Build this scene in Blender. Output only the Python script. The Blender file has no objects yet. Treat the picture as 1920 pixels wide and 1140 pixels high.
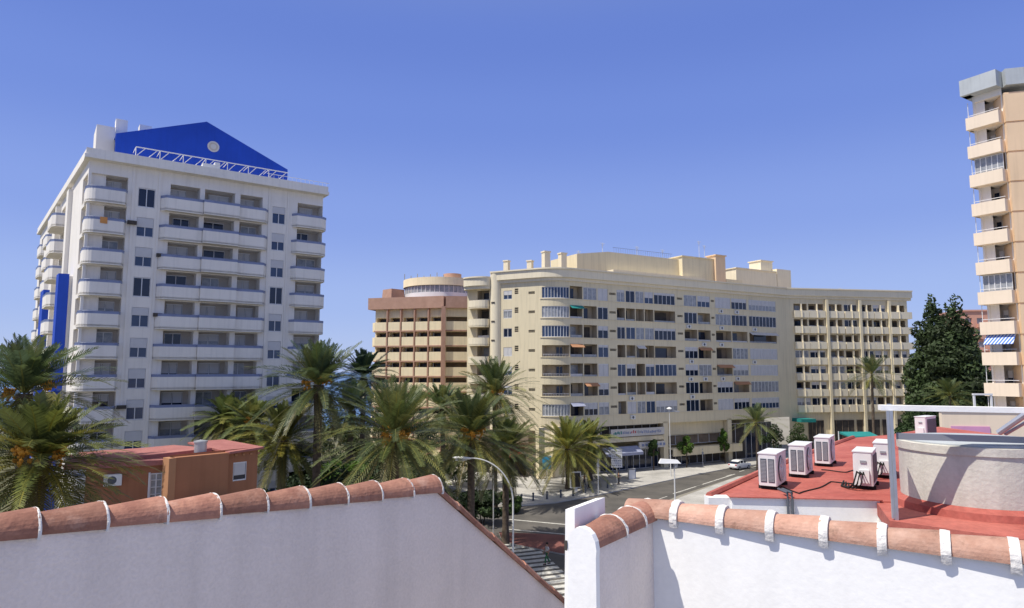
import bpy, math, random
from mathutils import Vector, Matrix
R = math.radians
rng = random.Random(7)
scene = bpy.context.scene
col = scene.collection
EYE = 16.0
FPX = 1250.0
PITCH = math.atan(0.1)
CP, SP = math.cos(PITCH), math.sin(PITCH)

# ------------------------------------------------------------------ surveying: where a sight line meets a depth or a level
def at(px, py, Y=None, z=None):
    u = (px - 960) / FPX
    v = (570 - py) / FPX
    dx, dy, dz = u, CP - v * SP, SP + v * CP
    t = Y / dy if Y is not None else (z - EYE) / dz
    return Vector((dx * t, dy * t, EYE + dz * t))

class Frame:
    """facade frame: s along the wall, o outward, z up"""
    def __init__(self, p, d):
        self.p = Vector((p[0], p[1])); self.d = Vector((d[0], d[1])).normalized()
        self.n = Vector((self.d.y, -self.d.x))
    def __call__(self, s, o, z):
        q = self.p + self.d * s + self.n * o
        return (q.x, q.y, z)
    def S(self, px, z=16, o=0):
        u = (px - 960) / FPX
        q = self.p + self.n * o
        return (q.x - u * (q.y * CP + (z - EYE) * SP)) / (u * self.d.y * CP - self.d.x)

class Arc:
    def __init__(self, p, d, rad, turn):
        d = Vector((d[0], d[1])).normalized()
        self.a0 = math.atan2(d.y, d.x); self.r = rad; self.len = rad * turn
        self.c = Vector((p[0], p[1])) + Vector((-d.y, d.x)) * rad
    def __call__(self, s, o, z):
        a = self.a0 - math.pi / 2 + s / self.r
        q = self.c + Vector((math.cos(a), math.sin(a))) * (self.r + o)
        return (q.x, q.y, z)

class MB:
    def __init__(self): self.v = []; self.f = []; self.m = []; self.c = []
    def face(self, pts, m=0, c=None):
        i = len(self.v); self.v += [tuple(p) for p in pts]
        self.f.append(tuple(range(i, i + len(pts)))); self.m.append(m); self.c.append(c)
    def hexa(self, p, m=0):                     # 8 points: bottom 4 (ccw), top 4
        i = len(self.v); self.v += [tuple(q) for q in p]
        for f in ((3, 2, 1, 0), (4, 5, 6, 7), (0, 1, 5, 4), (1, 2, 6, 5), (2, 3, 7, 6), (3, 0, 4, 7)):
            self.f.append(tuple(i + k for k in f)); self.m.append(m); self.c.append(None)
    def box(self, x0, x1, y0, y1, z0, z1, m=0, T=None):
        P = [(x0, y0, z0), (x1, y0, z0), (x1, y1, z0), (x0, y1, z0), (x0, y0, z1), (x1, y0, z1), (x1, y1, z1), (x0, y1, z1)]
        if T: P = [T(*q) for q in P]
        self.hexa(P, m)
    def fbox(self, T, s0, s1, o0, o1, z0, z1, m=0, seg=1):
        # facade box: outward is -y of the (s,o) plane, so order keeps normals out
        for k in range(seg):
            a = s0 + (s1 - s0) * k / seg; b = s0 + (s1 - s0) * (k + 1) / seg
            P = [(a, o1, z0), (b, o1, z0), (b, o0, z0), (a, o0, z0), (a, o1, z1), (b, o1, z1), (b, o0, z1), (a, o0, z1)]
            self.hexa([T(*q) for q in P], m)
    def prism(self, poly, z0, z1, m=0, mtop=None):     # poly ccw in xy
        n = len(poly)
        self.face([(p[0], p[1], z1) for p in poly], m if mtop is None else mtop)
        self.face([(p[0], p[1], z0) for p in reversed(poly)], m)
        for k in range(n):
            a, b = poly[k], poly[(k + 1) % n]
            self.face([(a[0], a[1], z0), (b[0], b[1], z0), (b[0], b[1], z1), (a[0], a[1], z1)], m)
    def tube(self, path, rad, n=8, m=0, cap=True):
        path = [Vector(p) for p in path]
        if not isinstance(rad, (list, tuple)): rad = [rad] * len(path)
        i0 = len(self.v)
        up = Vector((0.0, 0.0, 1.0))
        for k, p in enumerate(path):
            t = (path[min(k + 1, len(path) - 1)] - path[max(k - 1, 0)]).normalized()
            ref = up if abs(t.z) < .95 else Vector((1, 0, 0))
            a = t.cross(ref).normalized(); b = a.cross(t).normalized()
            for j in range(n):
                w = 2 * math.pi * j / n
                self.v.append(tuple(p + (a * math.cos(w) + b * math.sin(w)) * rad[k]))
        for k in range(len(path) - 1):
            for j in range(n):
                q = (i0 + k * n + j, i0 + k * n + (j + 1) % n, i0 + (k + 1) * n + (j + 1) % n, i0 + (k + 1) * n + j)
                self.f.append(q[::-1]); self.m.append(m); self.c.append(None)
        if cap:
            self.f.append(tuple(i0 + j for j in range(n))); self.m.append(m); self.c.append(None)
            e = i0 + (len(path) - 1) * n
            self.f.append(tuple(e + j for j in reversed(range(n)))); self.m.append(m); self.c.append(None)
    def lathe(self, prof, c=(0, 0, 0), n=24, m=0, a0=0, a1=2 * math.pi):
        full = abs(a1 - a0 - 2 * math.pi) < 1e-6
        cnt = n if full else n + 1
        i0 = len(self.v)
        for (r, z) in prof:
            for j in range(cnt):
                w = a0 + (a1 - a0) * j / n
                self.v.append((c[0] + r * math.cos(w), c[1] + r * math.sin(w), c[2] + z))
        for k in range(len(prof) - 1):
            for j in range(n):
                b = (j + 1) % cnt
                self.f.append((i0 + k * cnt + j, i0 + k * cnt + b, i0 + (k + 1) * cnt + b, i0 + (k + 1) * cnt + j))
                self.m.append(m); self.c.append(None)
    def sheet(self, T, s0, s1, z0, z1, ops, m=0, cuts=(), mrev=None):
        """wall sheet at o=0 with rectangular openings (a,b,za,zb,depth) and their reveals"""
        mrev = m if mrev is None else mrev
        ss = sorted(set([round(x, 4) for x in [s0, s1] + list(cuts) + [o[0] for o in ops] + [o[1] for o in ops] if s0 - 1e-4 <= x <= s1 + 1e-4]))
        zz = sorted(set([round(x, 4) for x in [z0, z1] + [o[2] for o in ops] + [o[3] for o in ops] if z0 - 1e-4 <= x <= z1 + 1e-4]))
        for i in range(len(ss) - 1):
            sm = (ss[i] + ss[i + 1]) / 2
            act = [o for o in ops if o[0] < sm < o[1]]
            za = z0
            run = []
            for k in range(len(zz) - 1):
                zm = (zz[k] + zz[k + 1]) / 2
                if any(o[2] < zm < o[3] for o in act): run.append(None)
                else: run.append((zz[k], zz[k + 1]))
            k = 0
            while k < len(run):
                if run[k] is None: k += 1; continue
                a = run[k][0]; b = run[k][1]; k += 1
                while k < len(run) and run[k] is not None: b = run[k][1]; k += 1
                self.face([T(ss[i], 0, a), T(ss[i + 1], 0, a), T(ss[i + 1], 0, b), T(ss[i], 0, b)], m)
            for o in act:
                d = -o[4]; a, b = ss[i], ss[i + 1]
                self.face([T(a, 0, o[2]), T(a, d, o[2]), T(b, d, o[2]), T(b, 0, o[2])][::-1], mrev)
                self.face([T(a, 0, o[3]), T(a, d, o[3]), T(b, d, o[3]), T(b, 0, o[3])], mrev)
                if abs(a - o[0]) < 1e-3: self.face([T(a, 0, o[2]), T(a, d, o[2]), T(a, d, o[3]), T(a, 0, o[3])], mrev)
                if abs(b - o[1]) < 1e-3: self.face([T(b, 0, o[2]), T(b, 0, o[3]), T(b, d, o[3]), T(b, d, o[2])], mrev)
    def ribbon(self, pts, z0, z1, th, m=0):
        """upright wall of thickness th along plan points; outer side is on the right of travel"""
        P = [Vector((p[0], p[1])) for p in pts]; n = len(P); inn = []
        for k in range(n):
            t = (P[min(k + 1, n - 1)] - P[max(k - 1, 0)]).normalized()
            inn.append(P[k] + Vector((-t.y, t.x)) * th)
        for k in range(n - 1):
            a, b, c, d = P[k], P[k + 1], inn[k + 1], inn[k]
            self.hexa([(a.x, a.y, z0), (b.x, b.y, z0), (c.x, c.y, z0), (d.x, d.y, z0),
                       (a.x, a.y, z1), (b.x, b.y, z1), (c.x, c.y, z1), (d.x, d.y, z1)], m)

def mesh_from(name, mb, mats, off=(0, 0, 0), smooth=False):
    me = bpy.data.meshes.new(name)
    me.from_pydata([(v[0] - off[0], v[1] - off[1], v[2] - off[2]) for v in mb.v], [], mb.f)
    for m in (mats if isinstance(mats, (list, tuple)) else [mats]): me.materials.append(m)
    me.polygons.foreach_set('material_index', mb.m)
    if any(c is not None for c in mb.c):
        ca = me.color_attributes.new('Col', 'FLOAT_COLOR', 'CORNER')
        buf = []
        for f, c in zip(mb.f, mb.c):
            c = c or (1, 1, 1)
            buf += [c[0], c[1], c[2], 1.0] * len(f)
        ca.data.foreach_set('color', buf)
    if smooth:
        me.polygons.foreach_set('use_smooth', [True] * len(me.polygons))
        try: me.set_sharp_from_angle(angle=R(38))
        except Exception: pass
    me.update()
    return me

class Thing:
    def __init__(self, name, label, cat, loc=(0, 0, 0), rotz=0, group=None):
        self.loc = Vector(loc)
        o = bpy.data.objects.new(name, None); col.objects.link(o)
        o.empty_display_size = .3
        o.location = loc; o.rotation_euler = (0, 0, rotz)
        o['label'] = label; o['category'] = cat
        if group: o['group'] = group
        self.root = o
    def part(self, name, mb, mats, smooth=False, parent=None, local=False, label=None):
        me = mesh_from(name, mb, mats, (0, 0, 0) if local else self.loc, smooth)
        o = bpy.data.objects.new(name, me); col.objects.link(o)
        o.parent = parent or self.root
        if label: o['label'] = label
        return o

def single(name, mb, mats, label, cat, loc=(0, 0, 0), rotz=0, group=None, smooth=False):
    me = mesh_from(name, mb, mats, (0, 0, 0), smooth)
    o = bpy.data.objects.new(name, me); col.objects.link(o)
    o.location = loc; o.rotation_euler = (0, 0, rotz); o['label'] = label; o['category'] = cat
    if group: o['group'] = group
    return o

def struct(name, mb, mats):
    me = mesh_from(name, mb, mats)
    o = bpy.data.objects.new(name, me); col.objects.link(o); o['kind'] = 'structure'
    return o

def dup(root, loc, rotz, label, scale=1.0, group=None):
    r = root.copy(); col.objects.link(r)
    r.location = loc; r.rotation_euler = (0, 0, rotz); r.scale = (scale,) * 3 if not isinstance(scale, tuple) else scale
    r['label'] = label
    if group: r['group'] = group
    for ch in list(root.children):
        c = ch.copy(); col.objects.link(c); c.parent = r
        for g in ch.children:
            d = g.copy(); col.objects.link(d); d.parent = c
    return r

# ------------------------------------------------------------------ materials
def mat(name, c, rough=.85, c2=None, nscale=1.2, namt=.12, bump=0, bscale=40, metal=0, spec=.3, streak=0, fine=0, coord='Object'):
    m = bpy.data.materials.new(name); m.use_nodes = True
    nt = m.node_tree; b = nt.nodes['Principled BSDF']; N = nt.nodes.new; L = nt.links.new
    b.inputs['Roughness'].default_value = rough; b.inputs['Metallic'].default_value = metal
    b.inputs['Specular IOR Level'].default_value = spec
    tc = N('ShaderNodeTexCoord')
    no = N('ShaderNodeTexNoise'); no.inputs['Scale'].default_value = nscale; no.inputs['Detail'].default_value = 7; no.inputs['Roughness'].default_value = .62
    L(tc.outputs[coord], no.inputs['Vector'])
    ramp = N('ShaderNodeMapRange'); ramp.inputs[1].default_value = .3; ramp.inputs[2].default_value = .7
    L(no.outputs['Fac'], ramp.inputs[0])
    mx = N('ShaderNodeMix'); mx.data_type = 'RGBA'
    if c2 is None:
        a = [x * (1 - namt) for x in c]; d = [min(1, x * (1 + namt * .6)) for x in c]
    else: a, d = c, c2
    mx.inputs[6].default_value = (*a, 1); mx.inputs[7].default_value = (*d, 1)
    L(ramp.outputs[0], mx.inputs[0])
    out = mx.outputs[2]
    if streak:
        mp = N('ShaderNodeMapping'); mp.inputs['Scale'].default_value = (2.2, 2.2, .12)
        n2 = N('ShaderNodeTexNoise'); n2.inputs['Scale'].default_value = 1.6; n2.inputs['Detail'].default_value = 5
        L(tc.outputs[coord], mp.inputs[0]); L(mp.outputs[0], n2.inputs['Vector'])
        r2 = N('ShaderNodeMapRange'); r2.inputs[1].default_value = .48; r2.inputs[2].default_value = .75; r2.inputs[3].default_value = 1; r2.inputs[4].default_value = 1 - streak
        L(n2.outputs['Fac'], r2.inputs[0])
        m2 = N('ShaderNodeMix'); m2.data_type = 'RGBA'; m2.blend_type = 'MULTIPLY'; m2.inputs[0].default_value = 1
        L(out, m2.inputs[6]); L(r2.outputs[0], m2.inputs[7]); out = m2.outputs[2]
    if fine:
        n3 = N('ShaderNodeTexNoise'); n3.inputs['Scale'].default_value = bscale; n3.inputs['Detail'].default_value = 3
        L(tc.outputs[coord], n3.inputs['Vector'])
        r3 = N('ShaderNodeMapRange'); r3.inputs[1].default_value = .35; r3.inputs[2].default_value = .65; r3.inputs[3].default_value = 1 - fine; r3.inputs[4].default_value = 1 + fine * .5
        L(n3.outputs['Fac'], r3.inputs[0])
        m3 = N('ShaderNodeMix'); m3.data_type = 'RGBA'; m3.blend_type = 'MULTIPLY'; m3.inputs[0].default_value = 1
        L(out, m3.inputs[6]); L(r3.outputs[0], m3.inputs[7]); out = m3.outputs[2]
    L(out, b.inputs['Base Color'])
    if bump:
        nb = N('ShaderNodeTexNoise'); nb.inputs['Scale'].default_value = bscale; nb.inputs['Detail'].default_value = 5
        L(tc.outputs[coord], nb.inputs['Vector'])
        bp = N('ShaderNodeBump'); bp.inputs['Strength'].default_value = bump; bp.inputs['Distance'].default_value = .02
        L(nb.outputs['Fac'], bp.inputs['Height']); L(bp.outputs[0], b.inputs['Normal'])
    return m

def leafmat(name, tint=(1, 1, 1), trans=.3, rough=.55):
    m = bpy.data.materials.new(name); m.use_nodes = True
    nt = m.node_tree; b = nt.nodes['Principled BSDF']; N = nt.nodes.new; L = nt.links.new
    at_ = N('ShaderNodeAttribute'); at_.attribute_name = 'Col'
    mx = N('ShaderNodeMix'); mx.data_type = 'RGBA'; mx.blend_type = 'MULTIPLY'; mx.inputs[0].default_value = 1
    mx.inputs[7].default_value = (*tint, 1); L(at_.outputs['Color'], mx.inputs[6])
    oi = N('ShaderNodeObjectInfo')
    hs = N('ShaderNodeHueSaturation')
    mr = N('ShaderNodeMapRange'); mr.inputs[3].default_value = .8; mr.inputs[4].default_value = 1.2
    L(oi.outputs['Random'], mr.inputs[0]); L(mr.outputs[0], hs.inputs['Value'])
    L(mx.outputs[2], hs.inputs['Color'])
    L(hs.outputs[0], b.inputs['Base Color']); b.inputs['Roughness'].default_value = rough
    b.inputs['Specular IOR Level'].default_value = .35
    tr = N('ShaderNodeBsdfTranslucent'); L(hs.outputs[0], tr.inputs['Color'])
    ms = N('ShaderNodeMixShader'); ms.inputs[0].default_value = trans
    L(b.outputs[0], ms.inputs[1]); L(tr.outputs[0], ms.inputs[2])
    L(ms.outputs[0], nt.nodes['Material Output'].inputs[0])
    return m

def brickmat(name, c1, c2, mortar, scale=1.0, rough=.8):
    m = mat(name, c1, rough); nt = m.node_tree; N = nt.nodes.new; L = nt.links.new
    b = nt.nodes['Principled BSDF']
    tc = N('ShaderNodeTexCoord'); br = N('ShaderNodeTexBrick')
    br.inputs['Color1'].default_value = (*c1, 1); br.inputs['Color2'].default_value = (*c2, 1); br.inputs['Mortar'].default_value = (*mortar, 1)
    br.inputs['Scale'].default_value = scale; br.inputs['Mortar Size'].default_value = .012
    no = N('ShaderNodeTexNoise'); no.inputs['Scale'].default_value = .25; no.inputs['Detail'].default_value = 6
    L(tc.outputs['Object'], br.inputs['Vector']); L(tc.outputs['Object'], no.inputs['Vector'])
    mr = N('ShaderNodeMapRange'); mr.inputs[1].default_value = .3; mr.inputs[2].default_value = .7; mr.inputs[3].default_value = .7; mr.inputs[4].default_value = 1.1
    L(no.outputs['Fac'], mr.inputs[0])
    mx = N('ShaderNodeMix'); mx.data_type = 'RGBA'; mx.blend_type = 'MULTIPLY'; mx.inputs[0].default_value = 1
    L(br.outputs['Color'], mx.inputs[6]); L(mr.outputs[0], mx.inputs[7]); L(mx.outputs[2], b.inputs['Base Color'])
    return m

M = dict(
    white=mat('white_render', (.82, .775, .70), .9, namt=.06, nscale=.35, streak=.10, bump=.2, bscale=12),
    whiteshade=mat('shaded_white_render', (.50, .45, .39), .9, namt=.1, nscale=.5),  # white render darkened so the recessed loggia backs look shaded
    blue=mat('blue_paint', (.012, .065, .46), .6, namt=.12, nscale=.4, streak=.1),
    bluerail=mat('blue_rail_paint', (.22, .26, .40), .4),
    glass=mat('dark_glass', (.014, .022, .045), .08, spec=.5, namt=.3, nscale=.4),
    glassb=mat('blue_glass', (.035, .06, .12), .12, spec=.6, namt=.3, nscale=.4),
    glassc=mat('curtained_glass', (.20, .22, .25), .15, c2=(.42, .42, .41), spec=.5, nscale=2.0),
    dark=mat('dark_interior', (.045, .04, .038), .9, c2=(.10, .085, .07), nscale=.8),
    brown=mat('brown_interior', (.16, .12, .085), .9, c2=(.27, .21, .15), nscale=.8),
    shutter=mat('pale_shutter', (.58, .57, .56), .7, namt=.06),
    frame=mat('white_frame', (.72, .72, .72), .5, namt=.04),
    cream=mat('cream_render', (.74, .645, .44), .9, namt=.06, nscale=.22, streak=.14, bump=.2, bscale=10),
    creamtrim=mat('cream_trim', (.81, .72, .53), .9, namt=.06, nscale=.3, streak=.1),
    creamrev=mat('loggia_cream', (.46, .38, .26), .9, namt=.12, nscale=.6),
    brickred=mat('terracotta_brick', (.42, .25, .18), .9, c2=(.52, .32, .235), nscale=.8),
    yellow=mat('yellow_render', (.88, .75, .50), .9, namt=.08, nscale=.4, streak=.1),
    peach=mat('peach_render', (.83, .69, .53), .9, namt=.05, nscale=.3, streak=.08),
    peachd=mat('deep_peach_render', (.78, .57, .37), .9, namt=.06, nscale=.3, streak=.1),
    pink=mat('pink_render', (.62, .33, .24), .9, namt=.08, nscale=.2),
    metal=mat('galvanised_metal', (.50, .52, .54), .45, metal=.6, namt=.12, nscale=4),
    metalroof=mat('grey_roof_panel', (.46, .49, .50), .6, namt=.1, nscale=.6, streak=.15),
    lampgrey=mat('lamp_post_paint', (.62, .62, .60), .5, namt=.06),
    lampwhite=mat('lamp_head_white', (.82, .82, .80), .4, namt=.03),
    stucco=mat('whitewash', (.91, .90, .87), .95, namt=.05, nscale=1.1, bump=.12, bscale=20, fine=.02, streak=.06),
    stuccoshade=mat('shade_plaster', (.80, .71, .655), .95, namt=.07, nscale=1.1, bump=.4, bscale=40, fine=.05, streak=.10),  # darker copy of the plaster for unlit walls, shade put into the colour
    mortar=mat('lime_mortar', (.74, .71, .67), .95, namt=.1, nscale=8, bump=.7, bscale=30),
    asphalt=mat('asphalt', (.075, .07, .064), .9, c2=(.145, .132, .115), nscale=.22, bump=.3, bscale=25, fine=.12),
    concrete=mat('tank_concrete', (.55, .525, .45), .9, c2=(.68, .65, .57), nscale=1.3, streak=.16, bump=.4, bscale=18, fine=.05),
    redroof=mat('red_roof_coating', (.32, .06, .045), .8, c2=(.53, .17, .13), nscale=.6, streak=.12, bump=.4, bscale=14, fine=.12),
    houseroof=mat('rust_red_roof', (.30, .11, .10), .9, c2=(.42, .175, .15), nscale=.5, fine=.1, bscale=6, bump=.3),
    orange=mat('burnt_orange_render', (.38, .17, .09), .9, namt=.12, nscale=.4, streak=.12),
    orangel=mat('light_orange_render', (.45, .23, .12), .9, namt=.08, nscale=.5),
    acwhite=mat('ac_white_paint', (.74, .74, .72), .45, namt=.05, nscale=3, streak=.06),
    acgrille=mat('ac_dark_grille', (.10, .11, .13), .6),
    acfin=mat('ac_grey_fin', (.30, .31, .33), .5),
    rubber=mat('black_rubber', (.02, .02, .02), .8),
    trunk=mat('palm_trunk_bark', (.065, .048, .036), .95, c2=(.15, .115, .085), nscale=3.5, bump=1.0, bscale=9),
    bark=mat('tree_bark', (.10, .075, .05), .95, namt=.3, nscale=4, bump=.8, bscale=12),
    fruit=mat('orange_dates', (.55, .22, .02), .6, c2=(.68, .33, .04), nscale=6, bump=.6, bscale=25),
    carwhite=mat('white_car_paint', (.78, .78, .77), .25, namt=.02, spec=.6),
    teal=mat('teal_canvas', (.02, .22, .20), .8, namt=.15, nscale=1.5),
    redcanvas=mat('red_canvas', (.45, .05, .07), .8, namt=.15),
    skin=mat('skin', (.42, .24, .16), .6),
    signblue=mat('sign_blue', (.05, .30, .52), .5),
    purple=mat('pinkish_panel', (.62, .30, .48), .7),
    plaza=brickmat('plaza_paving', (.44, .42, .38), (.52, .50, .46), (.34, .32, .29), 2.0),
    redpave=brickmat('red_paving', (.20, .075, .06), (.26, .10, .08), (.15, .08, .07), 3.5),
    kerb=mat('kerb_stone', (.50, .48, .44), .9, namt=.15),
    paint=mat('road_paint', (.58, .56, .50), .8, namt=.35, nscale=2.5),
    soil=mat('planted_earth', (.075, .085, .035), .95, c2=(.15, .13, .07), nscale=.5, bump=.6, bscale=5),
    ground=mat('far_ground', (.22, .20, .16), .95, c2=(.30, .28, .23), nscale=.03),
    sea=mat('sea_water', (.03, .10, .20), .25, namt=.2, nscale=.02),
    shopsign=mat('pale_sign_board', (.60, .57, .52), .6),
    shopblue=mat('blue_grey_awning', (.32, .34, .44), .8),
)
def tilemat(name='clay_tile', ca=(.28, .125, .088), cb=(.45, .225, .155)):
    m = mat(name, ca, .85, c2=cb, nscale=5.0, bump=.4, bscale=30, fine=.07)
    nt = m.node_tree; b = nt.nodes['Principled BSDF']; N = nt.nodes.new; L = nt.links.new
    src = b.inputs['Base Color'].links[0].from_socket
    oi = N('ShaderNodeObjectInfo'); mr = N('ShaderNodeMapRange'); mr.inputs[3].default_value = .72; mr.inputs[4].default_value = 1.22
    L(oi.outputs['Random'], mr.inputs[0])
    hs = N('ShaderNodeHueSaturation'); L(mr.outputs[0], hs.inputs['Value']); L(src, hs.inputs['Color'])
    # pale lime bloom
    tc = N('ShaderNodeTexCoord'); n = N('ShaderNodeTexNoise'); n.inputs['Scale'].default_value = 3.2; n.inputs['Detail'].default_value = 8; n.inputs['Roughness'].default_value = .7
    L(tc.outputs['Object'], n.inputs['Vector'])
    r = N('ShaderNodeMapRange'); r.inputs[1].default_value = .55; r.inputs[2].default_value = .8; r.inputs[4].default_value = .6
    L(n.outputs['Fac'], r.inputs[0])
    mx = N('ShaderNodeMix'); mx.data_type = 'RGBA'; mx.inputs[7].default_value = (.66, .45, .36, 1)
    L(r.outputs[0], mx.inputs[0]); L(hs.outputs[0], mx.inputs[6])
    n2 = N('ShaderNodeTexNoise'); n2.inputs['Scale'].default_value = 6.5; n2.inputs['Detail'].default_value = 9; n2.inputs['Roughness'].default_value = .75
    mp = N('ShaderNodeMapping'); mp.inputs['Location'].default_value = (7, 3, 2); L(tc.outputs['Object'], mp.inputs[0]); L(mp.outputs[0], n2.inputs['Vector'])
    r2 = N('ShaderNodeMapRange'); r2.inputs[1].default_value = .56; r2.inputs[2].default_value = .72; r2.inputs[4].default_value = .7
    L(n2.outputs['Fac'], r2.inputs[0])
    m2 = N('ShaderNodeMix'); m2.data_type = 'RGBA'; m2.inputs[7].default_value = (.13, .075, .05, 1)
    L(r2.outputs[0], m2.inputs[0]); L(mx.outputs[2], m2.inputs[6]); L(m2.outputs[2], b.inputs['Base Color'])
    return m
M['tile'] = tilemat(); M['paletile'] = tilemat('pale_clay_tile', (.46, .24, .17), (.66, .41, .31))  # second clay tile material, lighter, for the right parapet
M['frond'] = leafmat('palm_frond', trans=.3, rough=.42)
M['leaf'] = leafmat('leaf', trans=.3, rough=.6)
def stripes(name, c1, c2, scale, axis):
    m = mat(name, c1, .8); nt = m.node_tree; b = nt.nodes['Principled BSDF']; N = nt.nodes.new; L = nt.links.new
    tc = N('ShaderNodeTexCoord'); w = N('ShaderNodeTexWave'); w.bands_direction = axis; w.inputs['Scale'].default_value = scale
    L(tc.outputs['Object'], w.inputs['Vector'])
    r = N('ShaderNodeMapRange'); r.inputs[1].default_value = .45; r.inputs[2].default_value = .55; L(w.outputs['Fac'], r.inputs[0])
    mx = N('ShaderNodeMix'); mx.data_type = 'RGBA'; mx.inputs[6].default_value = (*c1, 1); mx.inputs[7].default_value = (*c2, 1)
    L(r.outputs[0], mx.inputs[0]); L(mx.outputs[2], b.inputs['Base Color']); return m
M['awnstripe'] = stripes('striped_awning', (.06, .16, .55), (.62, .68, .78), 1.2, 'Y')

def clothes(name, c): return mat(name, c, .9, namt=.15, nscale=6)

# ------------------------------------------------------------------ camera, sky, sun
cam = bpy.data.cameras.new('camera'); camo = bpy.data.objects.new('camera', cam); col.objects.link(camo)
cam.sensor_width = 36; cam.lens = FPX / 1920 * 36; cam.clip_end = 20000; cam.clip_start = .1
camo.location = (0, 0, EYE); camo.rotation_euler = (math.pi / 2 + PITCH, 0, 0)
scene.camera = camo
A = Vector((.54, .84)).normalized(); B = Vector((.84, -.54)).normalized()
sunv = Vector((-.3 * B.x - .5 * A.x, -.3 * B.y - .5 * A.y, 1)).normalized()
sl = bpy.data.lights.new('sun', 'SUN'); so = bpy.data.objects.new('sun', sl); col.objects.link(so)
sl.energy = 5.0; sl.angle = R(.5); sl.color = (1, .95, .86)
so.rotation_euler = sunv.to_track_quat('Z', 'Y').to_euler()
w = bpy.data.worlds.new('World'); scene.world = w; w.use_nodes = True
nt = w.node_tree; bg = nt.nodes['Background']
sky = nt.nodes.new('ShaderNodeTexSky'); sky.sky_type = 'NISHITA'; sky.sun_disc = False
sky.sun_elevation = math.asin(sunv.z); sky.sun_rotation = math.atan2(sunv.x, sunv.y)
sky.air_density = 1.0; sky.dust_density = .6; sky.ozone_density = 3.0; sky.altitude = 20
hsn = nt.nodes.new('ShaderNodeHueSaturation'); hsn.inputs['Saturation'].default_value = 1.0; hsn.inputs['Hue'].default_value = .52
nt.links.new(sky.outputs[0], hsn.inputs['Color'])
# Mediterranean blue in view, made paler overhead out of frame to neutralise ambient light; graded by elevation and mixed with the physical sky
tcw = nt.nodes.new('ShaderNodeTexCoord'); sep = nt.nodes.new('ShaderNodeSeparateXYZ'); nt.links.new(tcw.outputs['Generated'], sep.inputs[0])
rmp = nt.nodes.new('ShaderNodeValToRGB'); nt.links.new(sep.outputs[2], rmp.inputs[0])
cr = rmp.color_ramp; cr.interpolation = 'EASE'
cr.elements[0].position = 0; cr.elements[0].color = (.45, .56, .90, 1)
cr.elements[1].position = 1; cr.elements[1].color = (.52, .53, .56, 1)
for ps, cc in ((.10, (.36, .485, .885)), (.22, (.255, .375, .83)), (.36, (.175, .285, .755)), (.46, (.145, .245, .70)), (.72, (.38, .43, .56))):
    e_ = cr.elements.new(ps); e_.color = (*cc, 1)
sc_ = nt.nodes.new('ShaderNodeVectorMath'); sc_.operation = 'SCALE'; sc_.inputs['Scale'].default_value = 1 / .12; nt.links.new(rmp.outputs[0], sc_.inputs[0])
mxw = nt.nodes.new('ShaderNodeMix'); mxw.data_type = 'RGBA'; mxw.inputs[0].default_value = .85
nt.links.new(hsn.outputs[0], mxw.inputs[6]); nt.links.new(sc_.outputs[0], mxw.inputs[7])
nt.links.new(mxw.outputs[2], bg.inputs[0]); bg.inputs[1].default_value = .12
scene.view_settings.view_transform = 'Standard'; scene.view_settings.look = 'None'; scene.view_settings.exposure = 0
scene.cycles.max_bounces = 6

# ------------------------------------------------------------------ ground, roads, sea
def flat(name, pts, z, m):
    mb = MB(); mb.face([(p[0], p[1], z) for p in pts]); return struct(name, mb, m)
def slab(name, pts, z1, mtop, medge):
    """raised pavement with a kerb of its own stone all round"""
    mb = MB(); mb.prism(pts, -.1, z1, 1, 0)
    return struct(name, mb, [mtop, medge])
def ccw(pts):
    a = sum(pts[i][0] * pts[(i + 1) % len(pts)][1] - pts[(i + 1) % len(pts)][0] * pts[i][1] for i in range(len(pts)))
    return pts if a > 0 else pts[::-1]
G = lambda px, py: at(px, py, z=0)
flat('ground', [(-3000, -50), (3000, -50), (3000, 6000), (-3000, 6000)], 0, M['ground'])
flat('sea', [(-3000, 190), (-20, 190), (60, 230), (3000, 900), (3000, 5900), (-3000, 5900)], .05, M['sea'])
kb = [G(975, 950), G(1040, 944), G(1112, 931), G(1200, 913), G(1300, 892), G(1373, 878), G(1450, 868), G(1560, 860), G(1690, 855)]
road = [G(780, 985), G(840, 965), G(975, 950)] + kb[1:] + [G(1720, 866), G(1500, 879), G(1383, 893), G(1272, 929), G(1150, 985), G(1120, 1030), G(1080, 1180), (1.5, 30), (-8, 28), G(930, 1100), G(940, 1020), G(860, 1010), G(760, 1010)]
flat('road', ccw([(p[0], p[1]) for p in road]), .012, M['asphalt'])
# pavement in front of the long cream building
pv = kb + [Vector((96, 134, 0)), Vector((50, 134, 0)), Vector((30, 118, 0)), Vector((8, 106, 0)), Vector((-9, 107, 0)), Vector((-14, 100, 0)), G(880, 925), G(905, 948)]
slab('pavement', ccw([(p[0], p[1]) for p in pv]), .13, M['plaza'], M['kerb'])
# near side pavement
nv = [G(1720, 868), G(1500, 881), G(1383, 895), G(1276, 934), G(1160, 990), G(1135, 1035), (9, 45), (14, 35), (80, 60), (95, 100)]
slab('pavement', ccw([(p[0], p[1]) for p in nv]), .13, M['plaza'], M['kerb'])
# red paved island by the crossing
rp = [G(935, 1000), G(1060, 1006), G(1100, 1012), G(1090, 1045), G(1050, 1040), G(960, 1022), G(940, 1012)]
slab('pavement', ccw([(p[0], p[1]) for p in rp]), .14, M['redpave'], M['kerb'])
# park ground
flat('park_ground', [(-120, 40), (-12, 40), (-7, 56), (-9, 84), (-14, 100), (-14, 112), (-20, 187), (-120, 187)], .02, M['soil'])
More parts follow.
